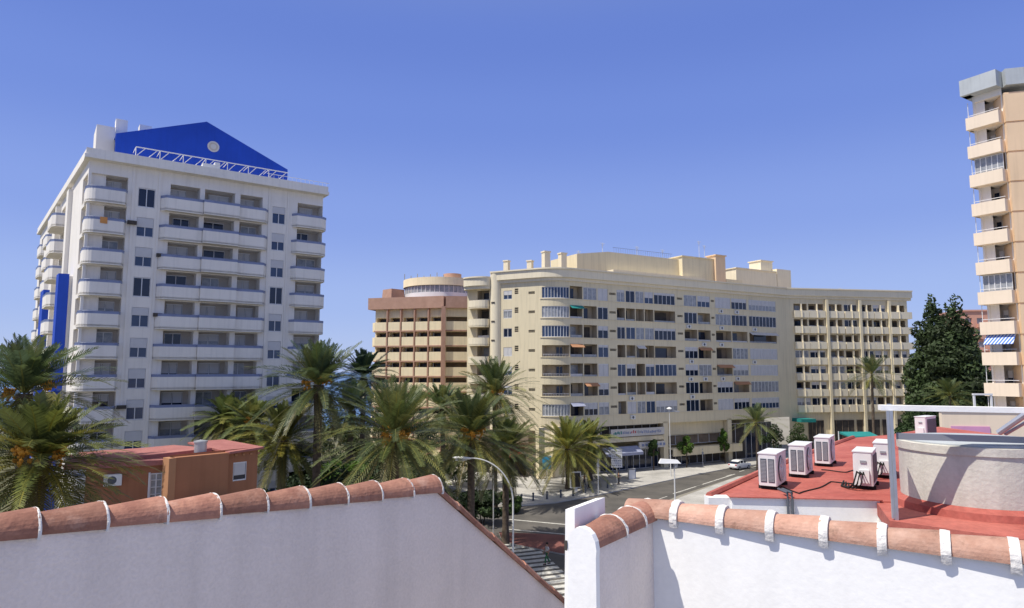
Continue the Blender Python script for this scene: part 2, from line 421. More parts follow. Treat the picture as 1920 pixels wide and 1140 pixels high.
# zebra crossing and lane lines
mb = MB()
zc = G(985, 1062); zd = Vector((.93, .36, 0)).normalized(); zn = Vector((-zd.y, zd.x, 0))
for k in range(-6, 8):
    c = zc + Vector((.25, -1.0, 0)).normalized() * (k * 1.15)
    h = zd * 2.6; q = Vector((.25, -1.0, 0)).normalized() * .34
    mb.face([(c - h - q), (c - h + q), (c + h + q), (c + h - q)])
mb.v = [(x, y, .018) for x, y, z in mb.v]
def line(mb, a, b, wd=.13, z=.018):
    a = Vector((a[0], a[1])); b = Vector((b[0], b[1])); t = (b - a).normalized(); n = Vector((-t.y, t.x)) * wd / 2
    mb.face([(a.x - n.x, a.y - n.y, z), (b.x - n.x, b.y - n.y, z), (b.x + n.x, b.y + n.y, z), (a.x + n.x, a.y + n.y, z)])
line(mb, G(1262, 926), G(1378, 889), .22)
line(mb, G(1075, 985), G(955, 974), .3)
line(mb, G(1060, 1002), G(945, 992), .3)
p0, p1 = G(1150, 965), G(1430, 870)
for k in range(9):
    a = p0.lerp(p1, k / 9); b = p0.lerp(p1, k / 9 + .045); line(mb, a, b, .14)
struct('road_markings', mb, M['paint'])

# ------------------------------------------------------------------ windows
def window(mb, T, s0, s1, z0, z1, o, kind, n=2, shut=0, seg=None):
    """frame bars + panes, set at depth o; materials: 0 frame 1 glass 2 shutter"""
    fw = .07
    n = max(1, n)
    g = {'glass': 1, 'shutter': 2}[kind if kind in ('glass', 'shutter') else 'glass']
    for i in range(n):
        a = s0 + (s1 - s0) * i / n; b = s0 + (s1 - s0) * (i + 1) / n
        mb.face([T(a, o, z0), T(b, o, z0), T(b, o, z1), T(a, o, z1)], g)
        if shut > .02:
            mb.fbox(T, a + fw, b - fw, o + .005, o + .06, z1 - (z1 - z0) * shut, z1 - .03, 2)
    for i in range(n + 1):
        a = s0 + (s1 - s0) * i / n
        mb.fbox(T, max(s0, a - fw / 2), min(s1, a + fw / 2), o - .02, o + .07, z0, z1, 0)
    for i in range(n):
        a = s0 + (s1 - s0) * i / n + fw / 2; b = s0 + (s1 - s0) * (i + 1) / n - fw / 2
        mb.fbox(T, a, b, o - .02, o + .068, z0, z0 + fw, 0); mb.fbox(T, a, b, o - .02, o + .068, z1 - fw, z1, 0)

def wmats(g): return [M['frame'], M[g], M['shutter']]

def rail(mb, T, s0, s1, o, z0, z1, step=.16, m=0):
    mb.fbox(T, s0, s1, o - .02, o + .02, z1 - .05, z1, m)
    k = s0 + step / 2
    while k < s1: mb.fbox(T, k - .012, k + .012, o - .012, o + .012, z0, z1 - .05, m); k += step

def acbox(mb, T, s, o, z):
    mb.fbox(T, s, s + .85, o, o + .32, z, z + .6, 0)
    c = [T(s + .4 + .22 * math.cos(a), o + .325, z + .3 + .22 * math.sin(a)) for a in [k * math.pi / 6 for k in range(12)]]
    mb.face(c, 1)

# ------------------------------------------------------------------ white and blue apartment block
TOW = dict(towel_orange=mat('orange_towel', (.65, .30, .10)), towel_white=mat('white_towel', (.75, .75, .73)), towel_red=mat('red_towel', (.45, .08, .07)), towel_blue=mat('blue_towel', (.10, .20, .42)))
def white_block():
    C0 = at(168, 300, Y=62.5); C1 = at(606, 365, Y=76.0)
    F = Frame(C0, (C1.x - C0.x, C1.y - C0.y)); W = (Vector((C1.x, C1.y)) - Vector((C0.x, C0.y))).length
    far = Vector((C0.x, C0.y)) - F.n * 46 - F.d * 3.3           # left flank, s runs from the far end to the corner
    L = Frame(far, Vector((C0.x, C0.y)) - far); DL = (Vector((C0.x, C0.y)) - far).length
    ctr = F(W / 2, -15, 0)
    t = Thing('apartment_block', 'tall white apartment block with curved balconies and bright blue gable on its roof', 'apartment building', ctr)
    ZT = 36.2
    rows = [15.4 + 3.0 * k for k in range(-4, 7)]
    S = lambda px, z=20: F.S(px, z)
    # columns read at the level of the second floor from the top
    zl = 30.4
    cols = {k: (S(a, zl), S(b, zl)) for k, (a, b) in dict(lb=(143, 236), w1=(256, 288), b1=(316, 372), b2=(381, 438), b3=(448, 490), w2=(509, 533), rb=(556, 611)).items()}
    lb1 = cols['lb'][1]
    cols['lb'] = (0.25, lb1); cols['rb'] = (cols['rb'][0], W - .02)
    ops = []
    for zt in rows:
        for k in ('lb', 'b1', 'b2', 'b3', 'rb'):
            a, b = cols[k]; ops.append((a, b, zt - 1.0, zt + 1.6, 1.5))
        for k in ('w1', 'w2'):
            a, b = cols[k]; ops.append((a, b, zt - 1.15, zt + .8, .18))
    mb = MB(); mb.sheet(F, 0, W, 0, ZT, ops)
    # pilaster strips beside the window columns
    for a in (cols['w1'][0] - .55, cols['w1'][1] + .25, cols['w2'][0] - .45, cols['w2'][1] + .2):
        mb.fbox(F, a, a + .22, .002, .09, 0, ZT - .05)
    # flank with openings
    lops = []
    lb_rows = rows
    bays = [(3.0, 7.0), (12.0, 16.0), (26.0, 31.0)]
    for zt in rows:
        for a, b in bays: lops.append((a, b, zt - 1.0, zt + 1.55, 1.3))
        lops.append((42.6, DL - .3, zt - 1.0, zt + 1.6, 1.5))
    mb.sheet(L, 0, DL, 0, ZT, lops)
    # right flank, rear and roof deck
    Rr = Frame(F(W, 0, 0)[:2], -F.n); mb.sheet(Rr, 0, DL, 0, ZT, [])
    bk = Frame(F(W, -DL, 0)[:2], -F.d); mb.sheet(bk, 0, W, 0, ZT, [])
    # back walls of the loggias
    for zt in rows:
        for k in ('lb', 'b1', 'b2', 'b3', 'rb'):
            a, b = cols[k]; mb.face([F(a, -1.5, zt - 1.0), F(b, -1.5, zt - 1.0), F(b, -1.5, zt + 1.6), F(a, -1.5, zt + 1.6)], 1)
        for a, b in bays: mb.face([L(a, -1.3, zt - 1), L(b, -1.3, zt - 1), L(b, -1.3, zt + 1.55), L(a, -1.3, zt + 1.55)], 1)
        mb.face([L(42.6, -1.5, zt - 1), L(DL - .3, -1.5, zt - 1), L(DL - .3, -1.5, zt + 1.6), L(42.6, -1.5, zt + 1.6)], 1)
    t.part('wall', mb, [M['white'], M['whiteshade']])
    # windows
    for i, zt in enumerate(rows):
        for k in ('w1', 'w2'):
            a, b = cols[k]
            opn = rng.random()
            sh = 0 if (k == 'w1' and i in (10, 7, 1)) or (k == 'w2' and i in (7,)) else rng.choice([.4, .45, .5])
            m_ = MB(); window(m_, F, a + .02, b - .02, zt - 1.13, zt + .78, -.12, 'glass', 2, 0)
            wo = t.part('window', m_, wmats('glassb' if sh else 'glass'))
            if sh:
                m_ = MB(); m_.fbox(F, a + .06, b - .06, -.10, -.03, zt + .78 - 1.9 * sh, zt + .76); t.part('shutter', m_, M['shutter'], parent=wo)
    # balconies: parapet + slab + rail, and the doors behind
    def balcony(pts, zt, railpts=None):
        m_ = MB(); m_.ribbon(pts, zt - 1.22, zt - .02, .13)
        poly = ccw([(p[0], p[1]) for p in pts]); m_.prism(poly, zt - 1.30, zt - 1.05)
        bo = t.part('balcony', m_, M['white'], smooth=False)
        m_ = MB()
        P = [Vector((p[0], p[1])) for p in (railpts or pts)]
        m_.tube([(p.x, p.y, zt + .22) for p in P], .03, 5)
        m_.ribbon([(p.x, p.y) for p in P], zt - .02, zt + .19, .02)
        for k in range(len(P) - 1):
            n = max(1, int((P[k + 1] - P[k]).length / 1.1))
            for j in range(n):
                q = P[k].lerp(P[k + 1], j / n); m_.tube([(q.x, q.y, zt - .02), (q.x, q.y, zt + .22)], .025, 4)
        t.part('railing', m_, M['bluerail'], parent=bo)
    def arcpts(T, s, o, r, a0, a1, n=7):
        return [T(s + r * math.cos(a0 + (a1 - a0) * k / n), o + r * math.sin(a0 + (a1 - a0) * k / n), 0) for k in range(n + 1)]
    def door(T, a, b, zt, o, g, sh=0, h=1.35):
        m_ = MB(); window(m_, T, a, b, zt - 1.0, zt + h, o + .04, 'glass', 2, sh); t.part('balcony_door', m_, wmats(g))
    for i, zt in enumerate(rows):
        b0, b1 = cols['b1'][0] - .85, cols['b3'][1] + .6
        # middle group: three bulging bays in one parapet
        for k, (x0, x1, bul) in enumerate(((b0, (cols['b1'][1] + cols['b2'][0]) / 2, .75), ((cols['b1'][1] + cols['b2'][0]) / 2, (cols['b2'][1] + cols['b3'][0]) / 2, 1.15), ((cols['b2'][1] + cols['b3'][0]) / 2, b1, .75))):
            ch = .45
            pts = [F(x0, 0, 0), F(x0 + (ch if k == 0 else .02), bul, 0), F(x1 - (ch if k == 2 else .02), bul, 0), F(x1, 0, 0)]
            pts[0] = F(x0, 0.0, 0)
            balcony(pts, zt)
        # corner balcony, rounded round the corner
        rad = 1.3
        pts = [F(lb1, 0, 0), F(lb1 - .25, .75, 0), F(.55, .75, 0)]
        arc = []
        for q in range(7):
            a = math.pi / 2 + math.pi / 2 * q / 6
            arc.append(F(.85 + 1.0 * math.cos(a), .75 - 1.0 + 1.0 * math.sin(a), 0))
        pts = [F(lb1, 0, 0), F(lb1 - .25, .75, 0)] + arc + [F(-.15, -2.2, 0), F(.1, -2.4, 0)]
        balcony(pts[::-1], zt)
        pts = [F(cols['rb'][0] - .6, 0, 0), F(cols['rb'][0] - .2, .7, 0), F(W - .35, .7, 0), F(W + .35, .2, 0), F(W + .5, -1.6, 0), F(W, -1.7, 0)]
        balcony(pts, zt)
        # doors
        for k in ('lb', 'b1', 'b2', 'b3', 'rb'):
            a, b = cols[k]; wd = b - a
            q = rng.random()
            if k == 'lb': door(F, b - 2.0, b - .45, zt, -1.5, rng.choice(['glassc', 'glass', 'glassb']), rng.choice([0, .5, .3]))
            else:
                g = rng.choice(['glass', 'glass', 'glassb', 'glassc'])
                x0 = a + wd * rng.choice([.05, .12, .2]); door(F, x0, x0 + wd * rng.choice([.55, .7]), zt, -1.5, g, rng.choice([0, 0, .3, .45, .6]), 1.42)
        # flank balconies
        for j, (a, b) in enumerate(bays):
            o = (.5, .6, 1.35)[j]
            pts = [L(a - .3, 0, 0), L(a - .1, o * .75, 0), L(a + .5, o, 0), L(b - .4, o, 0), L(b + .2, o * .75, 0), L(b + .4, 0, 0)]
            balcony(pts, zt)
            door(L, a + .6, b - .8, zt, -1.3, 'glassb', .3)
    # flank: blue panels and white stair shafts
    for (a, b, o, zt_) in ((37.6, 39.6, 1.15, 25.8), (18.5, 22.0, .9, 25.8)):
        m_ = MB(); m_.fbox(L, a + .1, b - .1, .002, .297, 0, zt_ - .2); t.part('stair_shaft', m_, M['white'])
        m_ = MB(); m_.fbox(L, a, b, .3, o * 1.05, 0, zt_); t.part('blue_panel', m_, M['blue'])
    for (a, b, o) in ((33.5, 35.2, .4), (24.2, 25.2, .5)):
        m_ = MB(); m_.fbox(L, a, b, .002, o, 0, ZT - .6); t.part('stair_shaft', m_, M['white'])
    # roof slab with its deep fascia
    m_ = MB()
    m_.fbox(F, -.45, W + .35, -DL - .5, 1.0, ZT, ZT + .35)
    m_.fbox(F, -.35, W + .25, .8, .94, ZT + .35, ZT + .95); m_.fbox(L, -.5, DL + .3, -3.6, .42, ZT - .003, ZT + .347); m_.fbox(L, -.5, DL + .5, .2, .35, ZT + .349, ZT + .946); m_.fbox(F, W + .1, W + .25, -DL, .8, ZT + .35, ZT + .95)
    t.part('roof', m_, M['white'])
    # gable
    ZR = ZT + .35
    o = -3.2
    g0, g1, gp = F.S(216, 38.5, o), F.S(538, 37, o), F.S(386, 41, o)
    def zof(px, py, s):
        x, y, _ = F(s, o, 0); return at(px, py, Y=y).z
    z0, zp, z1 = zof(216, 250, g0), zof(386, 228, gp), zof(538, 318, g1)
    m_ = MB()
    poly = [(g0, ZR), (g1, ZR), (g1, z1), (gp, zp), (g0, z0)]
    m_.face([F(s, o, z) for s, z in poly]); m_.face([F(s, o - .5, z) for s, z in reversed(poly)])
    for k in range(len(poly)):
        (sa, za), (sb, zb) = poly[k], poly[(k + 1) % len(poly)]
        m_.face([F(sa, o, za), F(sa, o - .5, za), F(sb, o - .5, zb), F(sb, o, zb)])
    # blue roof planes running back from the gable
    m_.face([F(gp, o - .5, zp - .05), F(gp, -20, zp - .05), F(g1, -20, z1 - .05), F(g1, o - .5, z1 - .05)])
    m_.face([F(gp, o - .5, zp - .05), F(g0, o - .5, z0 - .05), F(g0, -20, z0 - .05), F(gp, -20, zp - .05)])
    ga = t.part('gable', m_, M['blue'])
    m_ = MB(); sc, zc_ = F.S(398, 38, o), zof(398, 275, F.S(398, 38, o))
    for rr, dd, mi in ((.62, .03, 0), (.45, .05, 1), (.3, .07, 0)):
        m_.face([F(sc + rr * math.cos(k * math.pi / 12), o + dd, zc_ + rr * math.sin(k * math.pi / 12)) for k in range(24)], mi)
    t.part('emblem', m_, [M['shutter'], M['whiteshade']], parent=ga)
    # roof-house wall below/behind, stair head and chimneys
    m_ = MB()
    def blk(px0, px1, py, oo, dep, zb=ZR):
        a, b = F.S(px0, 39, oo), F.S(px1, 39, oo); x, y, _ = F((a + b) / 2, oo, 0)
        m_.fbox(F, a, b, oo - dep, oo, zb, at(px0, py, Y=y).z)
    blk(179, 214, 236, -5.5, 4.0)
    t.part('roof_house', m_, M['white'])
    m_ = MB(); blk(214, 236, 224, -6.5, 1.2); t.part('chimney', m_, M['white'])
    m_ = MB(); blk(258, 281, 235, -9, 1.4); t.part('chimney', m_, M['white'])
    # pergola frame of white steel over the terrace front
    m_ = MB(); o2 = -.9
    a, b = F.S(254, 37.5, o2), F.S(540, 37.5, o2)
    z_lo, z_hi = ZR + .95, ZR + 1.95
    for z in (z_lo, z_hi): m_.fbox(F, a, b, o2 - .04, o2 + .04, z, z + .09)
    n = 14
    for k in range(n):
        x = a + (b - a) * k / n; x2 = x + (b - a) / n * .75
        m_.tube([F(x, o2, z_lo + .05), F(x2, o2, z_hi)], .04, 5)
        if k % 2 == 0:
            m_.tube([F(x, o2, ZR), F(x, o2, z_hi)], .045, 5); m_.tube([F(x, o2, z_hi), F(x, o2 - 2.2, z_hi)], .04, 5)
    t.part('pergola', m_, M['frame'])
    m_ = MB(); rail(m_, F, F.S(500, 37, .4), W + .5, .5, ZR + .6, ZR + 1.15, .5); t.part('railing', m_, M['frame'])
    m_ = MB(); x = F.S(392, 36.5, .3); m_.fbox(F, x - .7, x + .5, -.5, .6, ZR + .6, ZR + 1.05); m_.fbox(F, x + .5, x + 1.0, -.4, .5, ZR + .6, ZR + 1.4); t.part('air_conditioner', m_, M['acwhite'])
    # towels and parasols left out on a few balconies
    for k, (ci, f, c_) in enumerate((('lb', .28, 'towel_orange'), ('b2', .3, 'towel_white'))):
        a, b = cols[ci]; z = rows[(9, 3, 6, 4)[k]]; x = a + (b - a) * f
        m_ = MB(); m_.hexa([F(x, .80, z - .35), F(x + .6, .80, z - .38), F(x + .6, .77, z - .38), F(x, .77, z - .35), F(x, .83, z + .24), F(x + .6, .83, z + .24), F(x + .6, .72, z + .24), F(x, .72, z + .24)])
        t.part('towel', m_, TOW[c_])
    # wall air conditioners / plant boxes beside balconies
    for k in (1, 3, 6, 8, 9):
        m_ = MB(); z = rows[k]
        s = cols['lb'][1] + .1 if k % 2 else cols['b1'][0] - 1.0
        m_.fbox(F, s, s + .8, .1, .4, z - .05, z + .3); t.part('planter', m_, M['dark'])
white_block()

# ------------------------------------------------------------------ long cream building
def cream_block():
    d1 = Vector((.884, -.466)).normalized(); d2 = Vector((.869, .494)).normalized()
    turn = math.atan2(d2.y, d2.x) - math.atan2(d1.y, d1.x)
    Pa = Vector((4.35, 102.6)); RAD = 4.8
    arc = Arc(Pa, d1, RAD, turn)
    e = arc(arc.len, 0, 0); Pb = Vector((e[0], e[1]))
    P0 = Pa - d1 * 13.2
    FL = Frame(P0, d1); LL = 13.2
    F = Frame(Pb, d2)
    sF = F.S(1474, 22); P2 = F(sF, 0, 0)
    P3 = at(1702, 600, Y=132.0)
    Wg = Frame(P2[:2], (P3.x - P2[0], P3.y - P2[1])); LW = (Vector((P3.x, P3.y)) - Vector(P2[:2])).length
    t = Thing('apartment_block', 'long cream apartment block with rounded corner and shops on the ground floor', 'apartment building', (30, 128, 0))
    ZT = 30.0; ZP = 31.6
    zc = [28 - 3 * k for k in range(7)]                # row centres
    mbw = MB()
    bay = lambda a, b: (F.S(a, 18), F.S(b, 18))
    bays = [bay(*p) for p in ((1069, 1093), (1095, 1120), (1122, 1141), (1158, 1173), (1175, 1192), (1193.5, 1209), (1210.5, 1227), (1228.5, 1268), (1285, 1309), (1310.5, 1334), (1344, 1373), (1374.5, 1403), (1407, 1458))]
    vents = [bay(1144, 1156), bay(1272, 1282), bay(1336, 1342)]
    ops, win, log = [], [], []
    for r, z in enumerate(zc):
        for i, (a, b) in enumerate(bays):
            q = rng.random()
            if i in (0, 1): kind = 'log' if r not in (0, 6) else ('win' if i == 1 else 'log')
            elif i == 2: kind = 'win'
            elif i in (3, 4, 5, 6, 7): kind = ('win', 'log', 'win', 'log', 'win', 'log', 'win')[r] if q < .85 else 'log'
            elif i in (8, 9): kind = 'win' if q < .75 else 'log'
            elif i == 12: kind = 'win' if r not in (2,) else 'log'
            else: kind = 'win' if q < .7 else 'log'
            dep = .15 if kind == 'win' else 1.3
            za, zb = z - .92, z + 1.05
            if kind == 'log' and i in (0, 1, 3, 4, 5, 6): zb = z + 1.12
            ops.append((a, b, za, zb, dep)); (win if kind == 'win' else log).append((F, a, b, za, zb, dep, i, r))
        for a, b in vents: ops.append((a, b, z + .15, z + .5, .3)); log.append((F, a, b, z + .15, z + .5, .3, 'v', r))
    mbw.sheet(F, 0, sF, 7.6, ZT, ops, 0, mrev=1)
    # rounded corner
    cuts = [arc.len * k / 12 for k in range(13)]
    aops = []
    for r, z in enumerate(zc): aops.append((arc.len * .06, arc.len * .97, z - .85, z + .9, .2 if r in (0, 1, 2, 6) else 1.5))
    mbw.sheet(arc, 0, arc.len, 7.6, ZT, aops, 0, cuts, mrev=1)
    # left return
    lops = []
    sl = lambda a, b: (FL.S(a, 22), FL.S(b, 22))
    lb = sl(895, 917); lw = sl(944, 960); ls = sl(965, 972); lv = sl(991, 1003)
    for r, z in enumerate(zc):
        lops.append((*lb, z - .8, z + .9, 1.4)); log.append((FL, *lb, z - .8, z + .9, 1.4, 'b', r))
        lops.append((*lw, z - .75, z + .65, .2)); win.append((FL, *lw, z - .75, z + .65, .2, 'l', r))
        lops.append((*ls, z + .05, z + .9, .2)); log.append((FL, *ls, z + .05, z + .9, .2, 'v', r))
        lops.append((*lv, z - .1, z + .3, .3)); log.append((FL, *lv, z - .1, z + .3, .3, 'v', r))
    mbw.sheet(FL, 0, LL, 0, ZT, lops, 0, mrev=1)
    # wing
    sw = lambda a, b: (Wg.S(a, 20), Wg.S(b, 20))
    wb = [sw(1491, 1516), sw(1519, 1547), sw(1556, 1582), sw(1586, 1610), sw(1615, 1638), sw(1641, 1664), sw(1670, 1700)]
    wops = []
    for r, z in enumerate(zc):
        for i, (a, b) in enumerate(wb):
            q = rng.random(); k = 'log' if (r in (2,) or q < .35) else 'win'
            if r == 0 and i in (0, 1, 6): k = 'log'
            wops.append((a, b, z - .75, z + .85, .25 if k == 'win' else 1.3)); (win if k == 'win' else log).append((Wg, a, b, z - .75, z + .85, .25 if k == 'win' else 1.3, 'w', r))
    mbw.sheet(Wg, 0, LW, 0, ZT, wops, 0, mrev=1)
    # wing end and rear closing walls
    We = Frame(Wg(LW, 0, 0)[:2], -Wg.n); mbw.sheet(We, 0, 14, 0, ZT, [])
    Le = Frame(FL(0, -16, 0)[:2], FL.n); mbw.sheet(Le, 0, 16, 0, ZT, [])
    # thin drip ledges under every band
    for z in zc:
        mbw.fbox(F, .02, sF - 4, .002, .07, z - .98, z - .87)
        mbw.fbox(arc, 0, arc.len, .002, .09, z - .98, z - .87, 0, 10)
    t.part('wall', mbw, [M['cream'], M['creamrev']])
    # glazing of the rounded corner
    for r, z in enumerate(zc):
        n = 9
        if r in (0, 1, 2, 6):
            m_ = MB(); a0, a1 = arc.len * .06, arc.len * .97
            window(m_, arc, a0, a1, z - .84, z + .89, -.12, 'glass', n, 0 if r != 6 else 0)
            t.part('bay_window', m_, wmats(['glassb', 'glassc', 'glassb', 0, 0, 0, 'glassc'][r]))
        else:
            m_ = MB(); m_.fbox(arc, 0, arc.len, -1.7, -1.5, z - .9, z + .95, 0, 8)
            a = arc.len * .55; window(m_, arc, a, a + 1.5, z - .85, z + .7, -1.45, 'glass', 2)
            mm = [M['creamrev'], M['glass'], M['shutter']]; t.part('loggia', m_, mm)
            m_ = MB(); rail(m_, arc, arc.len * .08, arc.len * .95, -.1, z - .85, z - .45, .25); t.part('railing', m_, M['frame'])
    # windows
    kinds = ['glassb', 'glassc', 'glass', 'glass']
    cnt = 0; extra = MB()
    for (T, a, b, za, zb, dep, i, r) in win:
        n = max(1, int(round((b - a) / .95)))
        m_ = MB(); g = rng.choice(kinds); sh = rng.choice([0, 0, 0, .2, .35, .5, 1 if i != 'w' else .4])
        if i == 12 and r == 3: sh = .97
        cnt += 1
        window(m_, T, a + .01, b - .01, za + .01, zb - .01, -.1, 'glass', n, min(sh, .97))
        if cnt <= 100: t.part('window', m_, wmats(g))
        else:
            k = len(extra.v); extra.v += m_.v; extra.f += [tuple(x + k for x in f) for f in m_.f]; extra.m += m_.m; extra.c += m_.c
    if extra.f:
        o_ = t.part('window', extra, wmats('glassc')); o_['kind'] = 'stuff'
    # loggias: dark or curtained backs
    m2 = MB(); nv = 0
    for (T, a, b, za, zb, dep, i, r) in log:
        m_ = MB()
        if i == 'v':
            m_.face([T(a, -dep, za), T(b, -dep, za), T(b, -dep, zb), T(a, -dep, zb)]); nv += 1
            for q in range(2): m_.fbox(T, a, b, -.12, -.06, za + (zb - za) * (.3 + .35 * q), za + (zb - za) * (.38 + .35 * q), 1)
            t.part('vent', m_, [M['dark'], M['cream']]); continue
        m_.face([T(a, -dep + .01, za), T(b, -dep + .01, za), T(b, -dep + .01, zb), T(a, -dep + .01, zb)], 0)
        x0 = a + (b - a) * rng.choice([.05, .2, .35]); x1 = min(b - .05, x0 + (b - a) * rng.choice([.45, .6]))
        m_.fbox(T, x0, x1, -dep + .02, -dep + .08, za, zb - .25, rng.choice([1, 1, 2]))
        if rng.random() < .5: m_.fbox(T, a + .02, b - .02, -.14, -.1, za + .02, za + rng.choice([.3, .45]), rng.choice([3, 2, 2]))
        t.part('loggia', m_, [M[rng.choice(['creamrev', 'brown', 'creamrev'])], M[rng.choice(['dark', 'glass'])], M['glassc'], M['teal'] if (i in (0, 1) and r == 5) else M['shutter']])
        if T is F and rng.random() < .16:
            m_ = MB(); e = rng.uniform(.5, .9); m_.hexa([T(a, e, zb - .55), T(b, e, zb - .55), T(b, .01, zb - .05), T(a, .01, zb - .05), T(a, e, zb - .52), T(b, e, zb - .52), T(b, .01, zb), T(a, .01, zb)]); t.part('awning', m_, M[rng.choice(['shopblue', 'shopsign', 'teal', 'orangel'])])
    # rounded balconies at the far left end
    for r, z in enumerate(zc):
        a, b = FL.S(881, 22), FL.S(919, 22)
        m_ = MB(); pts = []
        for k in range(11):
            w_ = math.pi * k / 10; pts.append(FL((a + b) / 2 - (b - a) / 2 * math.cos(w_), 1.5 * math.sin(w_) ** .7, 0))
        m_.ribbon(pts, z - 1.95, z - .75, .15); m_.prism(ccw([(p[0], p[1]) for p in pts]), z - 2.05, z - 1.8)
        t.part('balcony', m_, M['creamtrim'], smooth=True)
    # half-round pilaster and rounded corner shaft
    m_ = MB(); s = FL.S(929, 22); m_.lathe([(.95, 0), (.95, ZP + .2), (0, ZP + .2)], FL(s, -.2, 0), 20); t.part('pilaster', m_, M['creamtrim'], smooth=True)
    for r, z in enumerate(zc):
        m_ = MB(); m_.fbox(FL, s - .35, s + .25, .6, .79, z - 1.35, z - 1.1); t.part('wall_slot', m_, M['dark'])
    # wing balconies with upright fins
    for r, z in enumerate(zc):
        for i, (a, b) in enumerate(wb):
            if r == 0 and i == 6 and False: continue
            m_ = MB(); ov = .55 if i < 6 else .8
            m_.fbox(Wg, a - .12, b + (.12 if i < 6 else 1.0), .003, ov, z - 1.85, z - .5); t.part('balcony', m_, M['creamtrim'])
    for i, (a, b) in enumerate(wb):
        x = (a + b) / 2; m_ = MB(); ov = .55 if i < 6 else .8
        for r, z in enumerate(zc):
            m_.fbox(Wg, x - .07, x + .07, .003, ov - .05, z - .497, z + .84); m_.fbox(Wg, x - .07, x + .07, ov + .003, ov + .13, z - 1.85, z - .35)
        t.part('fin', m_, M['creamtrim'])
    m_ = MB()
    for x in (sw(1549, 1554)[0], sw(1611, 1614)[0], sw(1666, 1669)[0]): m_.fbox(Wg, x, x + .5, .003, .7, 0, ZT - .3)
    t.part('pilaster', m_, M['cream'])
    # small wall units
    for (i, rows_) in ((10, (0, 1, 2, 4)), (8, (1, 3, 4, 5)), (12, (1, 3)), (9, (2, 4)), (4, (5, 6)), (11, (0, 4))):
        for r in rows_:
            m_ = MB(); acbox(m_, F, bays[i][0] + .3 + .5 * rng.random(), .02, zc[r] - 1.75); t.part('air_conditioner', m_, [M['acwhite'], M['acgrille']])
    # cornice
    m_ = MB()
    for z0, z1, o in ((ZT - .15, ZT + .35, .25), (ZT + .353, ZP, .6), (ZP + .003, ZP + .22, .8)):
        xs = FL.S(923, 30); m_.fbox(FL, xs, LL, -.4, o, z0, z1); 
        cpt = [FL((xs - .3) / 2 - (xs + .3) / 2 * math.cos(math.pi * k_ / 12), (1.35 + o) * math.sin(math.pi * k_ / 12) ** .6 - .02, 0) for k_ in range(13)]
        m_.prism(ccw([(p[0], p[1]) for p in cpt]), z0 - .8, z1 - .8)
        m_.fbox(arc, 0, arc.len, -.4, o, z0, z1, 0, 12)
        m_.fbox(F, 0, sF, -.4, o, z0, z1); m_.fbox(Wg, 0, LW + .8, -.4, o, z0, z1); m_.fbox(We, 0, 14, -.4, o, z0, z1)
    t.part('cornice', m_, M['creamtrim'])
    m_ = MB(); m_.face([FL(0, -.3, ZT + .6), FL(LL, -.3, ZT + .6), F(0, -.3, ZT + .6), F(sF, -.3, ZT + .6), Wg(LW, -.3, ZT + .6), Wg(LW, -14, ZT + .6), F(sF - 4, -16, ZT + .6), F(0, -16, ZT + .6), FL(0, -16, ZT + .6)])
    t.part('roof', m_, M['creamrev'])
    # penthouses
    def rb(px0, px1, py, o, dep, T=F, zb=ZT + .6, mt='creamtrim', name='penthouse', slope=None, cap=0):
        a, b = T.S(px0, 33, o), T.S(px1, 33, o)
        x, y, _ = T(a, o, 0); z1 = at(px0, py, Y=y).z
        m_ = MB(); m_.fbox(T, a, b, o - dep, o, zb, z1)
        if cap: m_.fbox(T, a - .2, b + .2, o - dep - .2, o + .2, z1 + .003, z1 + .2)
        if slope:
            p = [T(a - slope, o, zb), T(a, o, zb), T(a, o, z1), T(a - slope, o - dep, zb), T(a, o - dep, zb), T(a, o - dep, z1)]
            zm = z1 - .9
            q = [T(a - slope, o, zb), T(a - .003, o, zb), T(a - .003, o - dep, zb), T(a - slope, o - dep, zb), T(a - slope, o, zm), T(a - .003, o, z1), T(a - .003, o - dep, z1), T(a - slope, o - dep, zm)]
            m_.hexa(q)
        t.part(name, m_, M[mt])
    rb(1141, 1336, 472, -4.5, 8, mt='cream', slope=6.5)
    rb(1150, 1322, 505, -2.6, 1.8, mt='creamtrim')
    rb(1280, 1340, 481, -3.6, 5, mt='cream', cap=1)
    rb(1343, 1361, 479, -3.0, 2.2, mt='peachd', name='chimney', cap=1)
    rb(1362, 1392, 523, -3.0, 3.0, mt='cream')
    rb(1381, 1457, 503, -7.0, 7, mt='creamtrim', cap=1)
    rb(1458, 1484, 504, -7.2, 6, mt='creamtrim', cap=0)
    rb(1428, 1450, 489, -8.5, 3, mt='creamtrim', cap=1)
    rb(1120, 1142, 474, -6, 3, mt='creamtrim')
    for (px, py, h) in ((948, 490, 1.2), (992, 490, 1.2)):
        s = FL.S(px, 33, -4); m_ = MB(); x, y, _ = FL(s, -4, 0); z1 = at(px, py, Y=y).z
        m_.fbox(FL, s - .42, s + .42, -4.8, -4, ZT + .6, z1); m_.fbox(FL, s - .5, s + .5, -4.9, -3.9, z1 + .003, z1 + .2)
        t.part('chimney', m_, M['creamtrim'])
    for (px, py) in ((1027, 473), (1058, 476)):
        s = F.S(px, 33, -5); m_ = MB(); x, y, _ = F(s, -5, 0); z1 = at(px, py, Y=y).z
        m_.fbox(F, s - .55, s + .5, -6, -5, ZT + .6, z1); m_.fbox(F, s - .65, s + .6, -6.1, -4.9, z1 + .003, z1 + .22)
        t.part('chimney', m_, M['creamtrim'])
    m_ = MB(); a, b = F.S(1150, 34, -4.7), F.S(1262, 34, -4.7); zz = at(1150, 473, Y=F(a, -4.7, 0)[1]).z
    rail(m_, F, a, b, -4.8, zz, zz + .9, .5); t.part('railing', m_, M['bluerail'])
